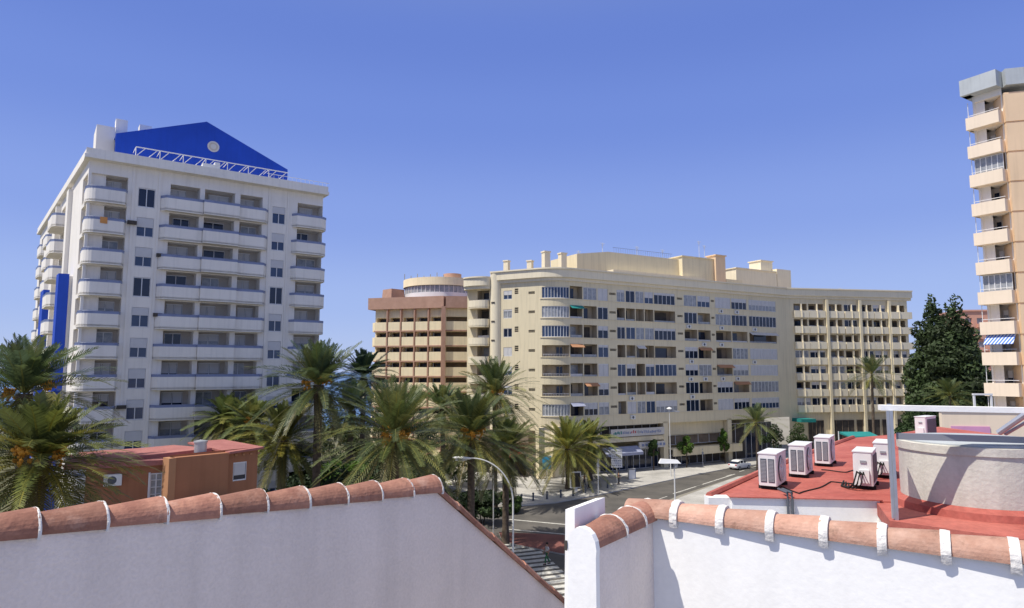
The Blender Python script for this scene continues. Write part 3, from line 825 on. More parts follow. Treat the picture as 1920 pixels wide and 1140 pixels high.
    for px, py in ((1085, 470), (1130, 455), (1195, 462), (1243, 468), (1312, 452), (1322, 460), (1575, 540)):
        T = F if px < 1474 else Wg
        s = T.S(px, 34, -6); x, y, _ = T(s, -6, 0); zt_ = at(px, py, Y=y).z
        m_ = MB(); m_.tube([(x, y, ZT + .6), (x, y, zt_)], .04, 5)
        for k in range(4): m_.tube([T(s - .5 + .08 * k, -6, zt_ - .1 - .16 * k), T(s + .5 - .08 * k, -6, zt_ - .1 - .16 * k)], .02, 4)
        t.part('antenna', m_, M['lampgrey'])
    # ground floor: pillars, beam, shopfronts
    m_ = MB()
    for px in (1016, 1120, 1249, 1369):
        s = F.S(px, 4); m_.fbox(F, s - .5, s + .5, -.9, -.003, 0, 7.6)
    m_.fbox(F, -3, sF, -6, -5.8, 0, 7.6); m_.fbox(F, -3, sF, -5.8, -.003, 7.35, 7.6)
    a, b = F.S(1020, 6), F.S(1247, 6); m_.fbox(F, a, b, -.5, -.1, 4.7, 5.4); m_.fbox(F, F.S(1252, 6), F.S(1366, 6), -1.2, -1, 5.2, 7.3)
    a, b = F.S(1256, 4), F.S(1385, 4); m_.fbox(F, a, b, .6, .8, 1.9, 3.2); m_.fbox(F, a, b, -1, .6, 3.0, 3.15)
    t.part('arcade', m_, M['cream'])
    pa, pb = F.S(1015, 4), F.S(1120, 4)
    m_ = MB(); m_.fbox(arc, -.2, arc.len, -1.4, -.25, 0, 7.58, 0, 10); m_.fbox(F, 0, pa + 2.5, -1.2, -.15, 0, 7.58)
    t.part('corner_pier', m_, M['creamtrim'])
    for (x0, x1, z0, z1, g, nn) in ((1122, 1185, .1, 3.4, 'glass', 5), (1187, 1245, .1, 3.2, 'glass', 5), (1256, 1300, .1, 1.8, 'glass', 4), (1304, 1362, .1, 1.8, 'dark', 4), (1374, 1410, .1, 6.5, 'dark', 2), (1412, 1460, .1, 6.5, 'glass', 5), (1256, 1362, 3.5, 5.1, 'brown', 5), (1122, 1245, 5.5, 7.2, 'dark', 8)):
        m_ = MB(); window(m_, F, F.S(x0, 3), F.S(x1, 3), z0, z1, -1.6 if z0 < 1 else -1.5, 'glass', nn); t.part('shop_window', m_, wmats(g))
    m_ = MB(); a, b = F.S(1145, 6), F.S(1245, 6); m_.fbox(F, a, b, -.08, .1, 5.55, 6.75); so_ = t.part('shop_sign', m_, M['shopsign'])
    m_ = MB(); x = a + .5; k = 0
    cs = [3, 3, 0, 0, 1, 2, 0, 0, 0, 0, 0, 0]
    while x < b - .8 and k < 34:           # too blurred to read in the photo: strokes of the same colours and size
        q_ = random.Random(k); h = q_.choice([.34, .4, .46, .28]); wv = q_.choice([.12, .16, .2]); z = 5.92 + q_.choice([0, .04, .1])
        m_.fbox(F, x, x + wv, .102, .13, z, z + h, cs[min(11, k // 3)])
        x += wv + q_.choice([.08, .1, .2])
        k += 1
    t.part('lettering', m_, [M['bluerail'], M['redcanvas'], M['acfin'], M['teal']], parent=so_)
    m_ = MB(); a, b = F.S(1127, 4), F.S(1196, 4)
    m_.hexa([F(a, 1.3, 3.1), F(b, 1.3, 3.1), F(b, -.1, 3.9), F(a, -.1, 3.9), F(a, 1.3, 3.18), F(b, 1.3, 3.18), F(b, -.1, 4.0), F(a, -.1, 4.0)])
    m_.fbox(F, a, b, 1.29, 1.33, 2.75, 3.18); t.part('awning', m_, M['shopblue'])
    m_ = MB(); a, b = F.S(1198, 4), F.S(1246, 4); m_.fbox(F, a, b, -.1, .12, 3.5, 4.5); so_ = t.part('shop_sign', m_, M['shopsign'])
    m_ = MB()
    for k in range(7): m_.fbox(F, a + .5 + k * .75, a + 1.0 + k * .75, .122, .15, 3.8 + .02 * (k % 2), 4.2, 0)
    t.part('lettering', m_, M['bluerail'], parent=so_)
    # corner shop with red awning at the left return
    m_ = MB(); a, b = FL.S(985, 3), FL.S(1012, 3)
    m_.hexa([FL(a - 3, 3.0, 3.0), FL(b - 2.5, 3.0, 3.0), FL(b - 2.5, .01, 4.2), FL(a - 3, .01, 4.2), FL(a - 3, 3.0, 3.1), FL(b - 2.5, 3.0, 3.1), FL(b - 2.5, .01, 4.3), FL(a - 3, .01, 4.3)])
    t.part('awning', m_, M['redcanvas'])
    m_ = MB(); m_.fbox(FL, 1, LL - 2.5, .005, .06, .1, 3.2); t.part('shop_window', m_, M['dark'])
    m_ = MB(); m_.fbox(FL, 1.5, LL - 1, .01, 2.2, 5.2, 6.9); t.part('canopy', m_, M['brown'])
    # wing ground floor: shuttered openings and teal canopy
    for (x0, x1) in ((1516, 1545), (1557, 1602), (1607, 1650), (1655, 1690)):
        m_ = MB(); window(m_, Wg, Wg.S(x0, 4), Wg.S(x1, 4), 1.0, 6.6, .06, 'glass', 4); t.part('shop_window', m_, [M['brown'], M['dark'], M['shutter']])
    m_ = MB(); m_.fbox(Wg, .5, Wg.S(1512, 6), .01, 3.0, 6.5, 7.1); t.part('canopy', m_, M['teal'])
cream_block()

# ------------------------------------------------------------------ brown and yellow hotel block behind
def brown_block():
    P = at(704, 600, Y=133); Q = at(832, 600, Y=129)
    F = Frame(P, (Q.x - P.x, Q.y - P.y)); W = (Vector((Q.x, Q.y)) - Vector((P.x, P.y))).length
    t = Thing('apartment_block', 'rounded yellow balcony block with brick red bands seen behind the palms', 'apartment building', F(W / 2, -10, 0))
    ZT = 28.1; rows = [25.1 - 2.95 * k for k in range(8)]
    n = 5
    mb = MB(); mb2 = MB()
    G2 = Frame(F(W, 0, 0)[:2], (1, .15)); W2 = 8.0
    Lf = Frame(F(0, 0, 0)[:2] - Vector((F.n.x, F.n.y)) * 14 if False else (Vector(F(0, 0, 0)[:2]) - F.n * 14), F.n)
    ops = []
    bw = W / n
    for z in rows:
        for k in range(n): ops.append((k * bw + .28, (k + 1) * bw - .28, z - .2, z + 1.3, 1.4))
    mb.sheet(F, 0, W, 0, ZT, ops); ops2 = [(.5, W2 - .3, z - .2, z + 1.35, 1.4) for z in rows]
    mb.sheet(G2, 0, W2, 0, ZT, ops2); lops = [(4, 9, z - .2, z + 1.35, 1.2) for z in rows]; mb.sheet(Lf, 0, 14, 0, ZT, lops)
    t.part('wall', mb, M['yellow'])
    for z in rows:
        for k in range(n):
            m_ = MB(); m_.fbox(F, k * bw + .3, (k + 1) * bw - .3, -1.42, -1.38, z - .2, z + 1.35)
            a = k * bw + .5; m_.fbox(F, a, a + bw * .45, -1.37, -1.3, z - .2, z + 1.1, 1); t.part('loggia', m_, [M['brown'], M['glass']])
            m_ = MB(); m_.fbox(F, k * bw + .24, (k + 1) * bw - .2, .003, .7, z - 1.25, z + .42); t.part('balcony', m_, M['yellow'])
        m_ = MB(); m_.fbox(G2, .3, W2, .003, .6, z - 1.25, z + .42); t.part('balcony', m_, M['yellow'])
        m_ = MB(); m_.face([G2(.5, -1.3, z - .2), G2(W2 - .3, -1.3, z - .2), G2(W2 - .3, -1.3, z + 1.35), G2(.5, -1.3, z + 1.35)]); t.part('loggia', m_, M['brown'])
        m_ = MB(); pts = [Lf(3, 0, 0), Lf(4, 1, 0), Lf(11.5, 1.2, 0), Lf(13.6, .8, 0), F(.2, .4, 0)]
        m_.ribbon(pts, z - 1.25, z + .42, .15); m_.prism(ccw([(p[0], p[1]) for p in pts]), z - 1.4, z - 1.2); t.part('balcony', m_, M['yellow'])
    m_ = MB()
    for k in range(1, n): m_.fbox(F, k * bw - .1, k * bw + .1, .003, .82, 0, ZT)
    m_.fbox(G2, -.5, .3, -.2, 1.1, 0, ZT + .3)
    for z in rows: m_.fbox(F, .1, W, .003, .78, z - 1.5, z - 1.26); m_.fbox(G2, .31, W2, .003, .66, z - 1.5, z - 1.26)
    t.part('brick_band', m_, M['brickred'])
    m_ = MB(); m_.fbox(F, -1.2, W + .3, -6, .95, ZT, ZT + 2.3); m_.fbox(G2, .31, W2, -6, .9, ZT, ZT + 2.3); m_.fbox(Lf, 0, 13, -4, 1.2, ZT, ZT + 2.3)
    t.part('parapet', m_, M['brickred'])
    c = F(W * .58 + 1.5, -10, 0)
    m_ = MB(); m_.lathe([(7.6, ZT + 1), (7.6, ZT + 3.6), (7.4, ZT + 3.6)], c, 40, 0); m_.lathe([(7.5, ZT + 3.6), (7.5, ZT + 5.0)], c, 40, 1); m_.lathe([(7.9, ZT + 5.0), (7.9, ZT + 6.6), (0, ZT + 6.6)], c, 40, 2)
    t.part('rooftop_pavilion', m_, [M['frame'], M['glassc'], M['yellow']], smooth=True)
    m_ = MB()
    for k in range(26):
        a = math.pi + math.pi * k / 25; m_.tube([(c[0] + 7.55 * math.cos(a), c[1] + 7.55 * math.sin(a), ZT + 3.6), (c[0] + 7.55 * math.cos(a), c[1] + 7.55 * math.sin(a), ZT + 5.0)], .07, 4)
    t.part('mullion', m_, M['frame'])
    cc = F(W * .58 + 4.2, -9.5, 0)
    m_ = MB(); m_.lathe([(1.9, ZT + 6.6), (1.9, ZT + 8.0), (0, ZT + 8.0)], cc, 20); t.part('stair_drum', m_, M['brickred'], smooth=True)
    m_ = MB(); a = F(1.4, -5, 0); m_.lathe([(2.4, ZT + 2.4), (2.2, ZT + 4.6), (0, ZT + 4.6)], a, 4); t.part('roof_house', m_, M['brickred'])
    for k in range(7):
        m_ = MB(); a = F(W * (.2 + .1 * k), -7, 0); h = rng.uniform(.5, 1.2); m_.tube([(a[0], a[1], ZT + 6.9), (a[0], a[1], ZT + 7 + h)], .09, 5); t.part('antenna', m_, M['acfin'])
    m_ = MB(); pr = F(W, 0, 0); m_.face([F(-1, -.5, ZT + .5), F(W, -.5, ZT + .5), G2(W2, -.5, ZT + .5), G2(W2, -22, ZT + .5), F(-1, -22, ZT + .5)]); t.part('roof', m_, M['brickred'])
brown_block()

# ------------------------------------------------------------------ peach tower on the right
def tower():
    P = at(1838, 400, Y=68.5)
    d = Vector((.52, -.855)).normalized()
    F = Frame(P, d); W = F.S(1903, 26)
    t = Thing('tower_block', 'tall peach tower with stacked balconies and grey metal roof edge', 'apartment building', F(4, -6, 0))
    H = Frame(F(W, .0, 0)[:2], (.93, -.25)); WH = 16
    Lf = Frame(Vector(F(0, 0, 0)[:2]) - F.n * 10, F.n)
    rows = [at(1830, y, Y=67).z for y in (213, 269, 322, 380, 437, 493, 550, 604, 663, 720, 776)]
    pitch = (rows[0] - rows[-1]) / 10
    rows = [rows[0] - pitch * k for k in range(15)]
    ZT = rows[0] + 2.4
    ops = [(.15, W - .1, z - .1, z + pitch - 1.35, 1.5) for z in rows]
    mb = MB(); mb.sheet(F, 0, W, 0, ZT, ops, 0); mb.sheet(Lf, 0, 10, 0, ZT, [(6.5, 9.7, z - .1, z + pitch - 1.35, 1.0) for z in rows])
    t.part('wall', mb, M['white'])
    for i, z in enumerate(rows):
        m_ = MB(); m_.fbox(F, -.35, W - .02, .003, 1.0, z - 1.35, z - .06); m_.fbox(Lf, 6.2, 10.32, .003, .35, z - 1.35, z - .06); b_ = t.part('balcony', m_, M['peach'])
        m_ = MB(); m_.fbox(F, .2, W - .15, -1.6, -1.5, z - .1, z + pitch - 1.35); window(m_, F, W * .3, W * .9, z - .1, z + 1.25, -1.44, 'glass', 3, rng.choice([0, .4, .6]))
        t.part('loggia', m_, [M['whiteshade'], M[rng.choice(['glassc', 'glass'])], M['shutter']])
        m_ = MB(); m_.fbox(F, -.3, W - .1, .55, .6, z + .2, z + .25); m_.fbox(F, -.25, -.2, .55, .6, z - .06, z + pitch - 1.4); t.part('railing', m_, M['frame'], parent=b_)
        if i in (2, 6):
            m_ = MB(); window(m_, F, 0, W - .1, z - .05, z + pitch - 1.4, .4, 'glass', 5); t.part('glazing', m_, wmats('glassc'))
        if i == 8:
            m_ = MB(); m_.hexa([F(0, 1.3, z + .7), F(W - .1, 1.3, z + .7), F(W - .1, .5, z + 1.75), F(0, .5, z + 1.75), F(0, 1.33, z + .75), F(W - .1, 1.33, z + .75), F(W - .1, .5, z + 1.8), F(0, .5, z + 1.8)]); t.part('awning', m_, M['awnstripe'])
    # peach shaft to the right with recessed joints
    mb = MB()
    for k, z in enumerate(rows):
        mb.fbox(H, 0, 2.4, -3, .55, z - 1.35, z + pitch - 1.55)
        mb.fbox(H, .05, 2.3, -3, .42, z + pitch - 1.547, z + pitch - 1.353)
    t.part('shaft', mb, M['peachd'])
    mb = MB(); mb.sheet(H, 2.41, WH, 0, ZT, [(4, 6.5, z - .1, z + 1.4, .3) for z in rows]); t.part('wall', mb, M['peach'])
    m_ = MB()
    for z in rows: m_.face([H(4, -.28, z - .1), H(6.5, -.28, z - .1), H(6.5, -.28, z + 1.4), H(4, -.28, z + 1.4)])
    t.part('window', m_, M['glass'])
    m_ = MB(); m_.fbox(F, -.6, W + .1, -.2, 1.25, ZT, ZT + 1.7); m_.fbox(H, .12, WH, -.2, .8, ZT, ZT + 1.7); m_.fbox(Lf, 0, 10.8, -.2, .6, ZT, ZT + 1.7)
    t.part('roof_edge', m_, M['metalroof'])
    m_ = MB(); m_.face([F(-.3, 0, ZT + .05), F(W, 0, ZT + .05), H(WH, 0, ZT + .05), H(WH, -20, ZT + .05), F(-.3, -20, ZT + .05)]); t.part('roof', m_, M['metalroof'])
tower()

# ------------------------------------------------------------------ pink block far right
def pink():
    P = at(1806, 640, Y=170); F = Frame(P, (1, -.12)); W = 16
    t = Thing('apartment_block', 'distant pink block between the dark conifers and the peach tower', 'apartment building', F(5, -5, 0))
    ZT = at(1806, 584, Y=170).z
    rows = [ZT - 3.2 - 3 * k for k in range(9)]
    ops = [(a, a + 1.6, z, z + 1.5, .4) for z in rows for a in (.8, 3.6, 6.2, 9, 12)]
    mb = MB(); mb.sheet(F, 0, W, 0, ZT, ops); mb.fbox(F, 0, W, -12, -.5, 0, ZT - .01); t.part('wall', mb, M['pink'])
    for o in ops:
        m_ = MB(); m_.face([F(o[0], -.35, o[2]), F(o[1], -.35, o[2]), F(o[1], -.35, o[3]), F(o[0], -.35, o[3])]); t.part('window', m_, M['glassc'])
        m_ = MB(); m_.fbox(F, o[0] - .1, o[1] + .3, .003, .5, o[2] - .9, o[2]); t.part('balcony', m_, M['pink'])
    m_ = MB(); m_.fbox(F, -.3, W, -12, .3, ZT, ZT + .4); t.part('roof', m_, M['pink'])
pink()

# ------------------------------------------------------------------ low orange house
def house():
    Pc = at(318, 868, Y=38.0); Pr = at(484, 838, Y=42.0); zt = 11.5
    F = Frame(Pc, (Pr.x - Pc.x, Pr.y - Pc.y)); W = (Vector((Pr.x, Pr.y)) - Vector((Pc.x, Pc.y))).length
    Pl = at(160, 905, Y=36.6)
    Lf = Frame(Pl, (Pc.x - Pl.x, Pc.y - Pl.y + .5)); WL = (Vector((Pc.x, Pc.y + .5)) - Vector((Pl.x, Pl.y))).length
    t = Thing('house', 'low burnt orange house with rust red flat roof before the white block', 'house', F(1, -4, 0))
    zl = at(300, 872, Y=38).z
    mb = MB(); wa, wb_ = Lf.S(282, 10), Lf.S(304, 10)
    mb.sheet(Lf, 0, WL, 0, zl, [(wa, wb_, zl - 2.0, zl - .45, .15)])
    t.part('wall', mb, M['orange'])
    mb = MB(); w2a, w2b = F.S(437, 10), F.S(462, 10)
    zr = at(470, 838, Y=42).z
    mb.sheet(F, 0, W, 0, zr, [(w2a, w2b, zr - 1.9, zr - .8, .15)]); mb.fbox(F, W * .62, W, -4.5, -.2, zr - .6, zr - .35)
    Re = Frame(F(W, 0, 0)[:2], -F.n); mb.sheet(Re, 0, 5, 0, zr, [])
    t.part('wall', mb, M['orange'])
    m_ = MB(); m_.fbox(F, 0, W * .60, .003, .5, 0, zr - .12); m_.fbox(F, -.28, .1, -.2, .6, 0, zr - .12, 1); t.part('wall', m_, [M['orange'], M['orangel']])
    m_ = MB()
    for k in range(4): a = F.S(440 + 14 * k, 11); m_.fbox(F, a, a + .16, .003, .06, zr - .42, zr - .3)
    t.part('wall_vent', m_, M['orangel'])
    m_ = MB(); window(m_, Lf, wa, wb_, zl - 2.0, zl - .45, -.08, 'glass', 2); m_.fbox(Lf, wa - .1, wb_ + .1, .003, .05, zl - 2.1, zl - 2.0); m_.fbox(Lf, wa - .1, wa - .003, .003, .05, zl - 2.0, zl - .4); m_.fbox(Lf, wb_ + .003, wb_ + .1, .003, .05, zl - 2.0, zl - .4)
    for k in range(1, 4): m_.fbox(Lf, wa + .04, wb_ - .04, -.07, -.02, zl - 2.0 + 1.55 * k / 4 - .02, zl - 2.0 + 1.55 * k / 4 + .02)
    t.part('window', m_, wmats('glassc'))
    m_ = MB(); window(m_, F, w2a, w2b, zr - 1.9, zr - .8, -.08, 'glass', 1, .7); t.part('window', m_, wmats('glass'))
    # roofs: red coated slabs with low upstands
    m_ = MB()
    back = 7.0
    pts = [Lf(-1.0, .25, 0), Lf(WL, .25, 0), F(0.3, -.2, 0), F(W * .62, -.2, 0), F(W * .62, -back, 0), F(-1.0, -back - 1.0, 0), Lf(-1.0, -6, 0)]
    m_.prism(ccw([(p[0], p[1]) for p in pts]), zl + .003, zl + .28)
    t.part('roof', m_, M['houseroof'])
    m_ = MB()
    # raised sloped section
    zlo, zhi = zl + .4, zl + .3
    q = [F(-3.2, -1.6, zl + .283), F(W * .56, -1.2, zl + .283), F(W * .56, -6.6, zl + .283), F(-3.2, -6.6, zl + .283), F(-3.2, -1.6, zlo), F(W * .56, -1.2, zlo + .2), F(W * .56, -6.6, zhi + .1), F(-3.2, -6.6, zhi)]
    m_.hexa(q); t.part('roof', m_, M['houseroof'])
    m_ = MB(); q = [F(W * .60, .55, zr - .2), F(W + .25, .25, zr - .12), F(W + .25, -5, zr), F(W * .60, -5, zr), F(W * .60, .55, zr - .08), F(W + .25, .25, zr + .01), F(W + .25, -5, zr + .12), F(W * .60, -5, zr + .12)]
    m_.hexa(q); t.part('roof', m_, M['houseroof'])
    c = F(F.S(384, 12), -.5, 0)
    m_ = MB(); m_.lathe([(.52, zr - .5), (.5, zr - .15), (.4, zr - .1), (.4, zr - .05)], c, 18, 1); m_.lathe([(.34, zr - .05), (.34, zr + .5), (.38, zr + .5), (.38, zr + .6), (0, zr + .68)], c, 18, 0); t.part('chimney', m_, [M['metal'], M['houseroof']], smooth=True)
    m_ = MB(); a = Lf.S(196, 10.5); acbox(m_, Lf, a, .05, zl - .95); t.part('air_conditioner', m_, [M['acwhite'], M['acgrille']])
    m_ = MB(); m_.fbox(Lf, WL * .3, WL + 2.0, 1.5, 1.7, 0, zl - 2.35); m_.fbox(Lf, WL + 1.1, WL + 1.7, 1.2, 1.9, zl - 2.35, zl - 1.9); t.part('garden_wall', m_, M['orangel'])
house()

# ------------------------------------------------------------------ palms
def frond(mb, base, az, el, Ln, droop, r, c, nl=24, lw=.05, ll=.55):
    d = Vector((math.cos(az) * math.cos(el), math.sin(az) * math.cos(el), math.sin(el)))
    p = Vector(base); n = 12; pts = [p.copy()]; dirs = [d.copy()]
    twist = r.uniform(-.25, .25)
    for k in range(n):
        d = (d + Vector((0, 0, -1)) * droop * (.35 + k / n) / n * 2.0).normalized()
        p = p + d * (Ln / n); pts.append(p.copy()); dirs.append(d.copy())
    for k in range(n):                                             # midrib
        s = dirs[k].cross(Vector((0, 0, 1))); s = s.normalized() if s.length > 1e-3 else Vector((1, 0, 0))
        wd = .05 * (1 - k / n) + .012; wd2 = .05 * (1 - (k + 1) / n) + .012
        mb.face([pts[k] - s * wd, pts[k] + s * wd, pts[k + 1] + s * wd2, pts[k + 1] - s * wd2], 0, (c[0] * 1.5 + .03, c[1] * 1.25 + .02, c[2]))
    for i in range(nl):
        t = .14 + .86 * (i + .5) / nl; f = t * n; k = min(n - 1, int(f)); q = pts[k].lerp(pts[k + 1], f - k); dd = dirs[k]
        s0 = dd.cross(Vector((0, 0, 1))); s0 = s0.normalized() if s0.length > 1e-3 else Vector((1, 0, 0)); upv = s0.cross(dd)
        length = ll * (.45 + .75 * math.sin(math.pi * min(1, t * .85 + .12))) * r.uniform(.85, 1.1)
        for sg in (-1, 1):
            ang = twist + r.uniform(-.1, .1)
            ld = (s0 * sg * (.80) + dd * (.62 + .35 * t) + upv * (.28 + ang * sg) + Vector((0, 0, -.12 - .2 * droop * t))).normalized()
            e = q + ld * length; e.z -= .06 * length
            wv = dd * lw * .5
            v = r.uniform(.75, 1.2); cc = (c[0] * v, c[1] * v, c[2] * v)
            m_ = q.lerp(e, .55)
            mb.face([q - wv * .6, q + wv * .6, m_ + wv, e, m_ - wv], 0, cc)

def palm(name, label, loc, height, Ln, seed, nf=78, fruit=0, rt=.28, bend=0, skirt=.25, tone=0, low=-.75, kind='date', group='palm trees', lwf=1.0):
    r = random.Random(seed)
    t = Thing(name, label, 'palm tree', loc, r.uniform(0, 6.28), group)
    mb = MB(); path = []; rad = []
    nseg = max(6, int(height / .45))
    for k in range(nseg + 1):
        f = k / nseg
        path.append((bend * f * f, .3 * bend * f * f, height * f - .2 * (k == 0)))
        base = rt * (1.25 - .25 * f) if f < .12 else rt
        rad.append(base * (1 + (.07 if k % 2 else -.04)) * (1.0 + (.35 * max(0, (f - .86) / .14) if kind == 'date' else -.25 * f)))
    mb.tube(path, rad, 11)
    t.part('trunk', mb, M['trunk'], smooth=True, local=True)
    top = Vector(path[-1]); mb = MB()
    G0 = [(.100, .132, .042), (.115, .145, .052), (.080, .114, .046), (.145, .160, .055), (.090, .124, .060)]
    for i in range(nf):
        f = (i + .5) / nf                                          # 0 = lowest/oldest, 1 = spear leaves
        el = low + (1.38 - low) * f + r.uniform(-.14, .14)
        az = i * 2.39996 + r.uniform(-.25, .25)
        dr = (.42 if el > .8 else .62 if el > .1 else .5) * r.uniform(.45, 1.1)
        c = list(r.choice(G0))
        if tone: c = [c[0] * (1 + tone), c[1] * (1 + tone * .6), c[2] * (1 - tone * .2)]
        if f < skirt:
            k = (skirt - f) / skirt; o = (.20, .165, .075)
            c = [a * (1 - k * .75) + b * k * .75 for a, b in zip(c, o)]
        elif f < .6 and r.random() < .45:
            c = [c[0] + .06, c[1] + .055, c[2] + .015]
        b = top + Vector((math.cos(az), math.sin(az), 0)) * rt * .7 * max(0, math.cos(el)) + Vector((0, 0, -.25 + .5 * f))
        frond(mb, b, az, el, Ln * r.uniform(.82, 1.05) * (.60 if el > 1.0 else .76 if el > .6 else .92 if el > .3 else 1.02) * (1 if kind == 'date' else 1.15), dr, r, c, 30 if kind == 'date' else 30, (.075 if kind == 'date' else .075) * lwf, .56 if kind == 'date' else .7)
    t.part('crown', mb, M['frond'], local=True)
    for j in range(fruit):
        az = j * 6.28 / max(1, fruit) + r.uniform(-.4, .4); el = r.uniform(.1, .7); m2 = MB()
        bd = Vector((math.cos(az) * math.cos(el), math.sin(az) * math.cos(el), math.sin(el)))
        s0 = top + Vector((0, 0, .1)); tip = s0 + bd * r.uniform(.8, 1.2)
        m2.tube([s0, s0.lerp(tip, .5) + Vector((0, 0, .08)), tip], .035, 5)
        for q in range(26):
            p = tip + Vector((r.gauss(0, .16), r.gauss(0, .16), -abs(r.gauss(.15, .22))))
            m2.tube([tip + Vector((0, 0, .03)), tip.lerp(p, .6) + Vector((0, 0, .04)), p], .016, 3, cap=False)
            rr = r.uniform(.055, .10)
            for ex in range(2):
                pc = p + Vector((r.gauss(0, .05), r.gauss(0, .05), r.gauss(0, .06)))
                m2.lathe([(0, -rr * 1.3), (rr * .8, -rr * .6), (rr, 0), (rr * .7, rr * .8), (0, rr * 1.2)], pc, 6)
        t.part('date_cluster', m2, M['fruit'], local=True, smooth=True)
    return t

def place(px, py, Y):
    """palm standing at depth Y whose crown centre is seen along this sight line"""
    p = at(px, py, Y=Y); return (p.x, p.y, 0), p.z
PALMS = [
    # name, label, px, py, Y, frond length, fruit, tone, seed
    ('date_palm', 'big dark date palm at the far left before the blue strips', 58, 738, 36, 3.9, 2, -.1, 31, 78),
    ('date_palm', 'bushy yellowish date palm at the left edge hanging lower, before the orange house', 62, 862, 28, 3.3, 4, .6, 2, 86),
    ('date_palm', 'tallest date palm, bare dark trunk, right of the orange house', 598, 722, 52, 4.1, 3, -.1, 3, 84),
    ('date_palm', 'dark date palm peeping out between the white block and the yellow block', 682, 706, 78, 3.6, 0, -.3, 4, 66),
    ('date_palm', 'wide date palm with orange date bunches in the middle above the tiled ridge', 742, 818, 47, 4.6, 5, .1, 5, 96),
    ('date_palm', 'pale drooping date palm just right of the orange house', 530, 826, 54, 3.4, 0, .7, 6, 70),
    ('date_palm', 'small date palm behind the orange house roof, left of its two neighbours', 424, 785, 68, 2.9, 0, .25, 7, 60),
    ('date_palm', 'small date palm behind the orange house roof with an orange date bunch', 474, 795, 64, 2.9, 2, .2, 8, 60),
    ('date_palm', 'slender date palm with orange centre before the lit end of the cream block', 928, 738, 80, 5.0, 4, .2, 9, 84),
    ('date_palm', 'thick date palm behind the curved street lamp, with orange date bunches', 884, 815, 56, 4.4, 5, .2, 10, 90),
    ('date_palm', 'date palm leaning over the plaza right of the curved lamp arm', 948, 842, 64, 3.4, 1, .3, 11, 70),
    ('date_palm', 'round date palm on the pavement before the rounded corner of the cream block', 1064, 842, 92, 5.1, 0, .65, 12, 92),
    ('date_palm', 'smaller date palm half hidden behind the round palm on the pavement', 1106, 828, 99, 3.7, 0, .25, 13, 62),
    ('date_palm', 'narrow date palm standing before the foot of the yellow and brick block', 832, 765, 92, 4.0, 0, .0, 14, 66),
    ('date_palm', 'dark date palm low behind the bare trunk of the tallest palm', 655, 770, 70, 3.4, 0, -.2, 15, 60),
]
for (nm, lb, px, py, Y, Ln, fr, tone, sd, nf) in PALMS:
    loc, h = place(px, py, Y)
    palm(nm, lb, loc, h, Ln * (1.42 if Y > 40 else 1.28), sd, int(nf * 1.25), fr, .30, random.Random(sd).uniform(-.3, .3), .26, tone, lwf=1.0 + Y / 120)
for (lb, px, py, Y, Ln, sd) in (('feathery queen palm at the fold of the cream block beside the road', 1418, 792, 108, 4.0, 21), ('tall thin queen palm before the balconied right wing of the cream block', 1632, 702, 102, 3.9, 22), ('feathery queen palm low before the dark conifers', 1778, 742, 98, 3.8, 23)):
    loc, h = place(px, py, Y)
    palm('queen_palm', lb, loc, h, Ln * 1.05, sd, 38, 0, .22, .2, .12, .0, -.55, 'queen', 'queen palms')

# ------------------------------------------------------------------ broadleaf trees and shrubs
def leaf_cloud(mb, blobs, n, size, r, c, var=.35, spiky=False):
    vols = [b[1][0] * b[1][1] * b[1][2] for b in blobs]; tot = sum(vols)
    for (ctr, rad), vv in zip(blobs, vols):
        k = max(8, int(n * vv / tot)); tone = r.uniform(1 - var, 1 + var)
        for _ in range(k):
            a = r.uniform(0, 2 * math.pi); cz = r.uniform(-1, 1); sr = math.sqrt(1 - cz * cz)
            u = Vector((sr * math.cos(a), sr * math.sin(a), cz)); rr = r.uniform(.55, 1.08) ** .6
            p = Vector(ctr) + Vector((u.x * rad[0], u.y * rad[1], u.z * rad[2])) * rr
            nn = (u + Vector((r.gauss(0, .7), r.gauss(0, .7), r.gauss(.2, .6)))).normalized()
            t1 = nn.cross(Vector((r.gauss(0, 1), r.gauss(0, 1), r.gauss(0, 1)))).normalized(); t2 = nn.cross(t1)
            s = size * r.uniform(.6, 1.4); v = tone * r.uniform(.7, 1.3) * (.75 + .35 * (rr if u.z > -.3 else .4))  # inner and underside leaves darkened: shade put into the leaf colour
            mb.face([p - t1 * s, p - t2 * s * .45, p + t1 * s, p + t2 * s * .45], 0, (c[0] * v, c[1] * v, c[2] * v))

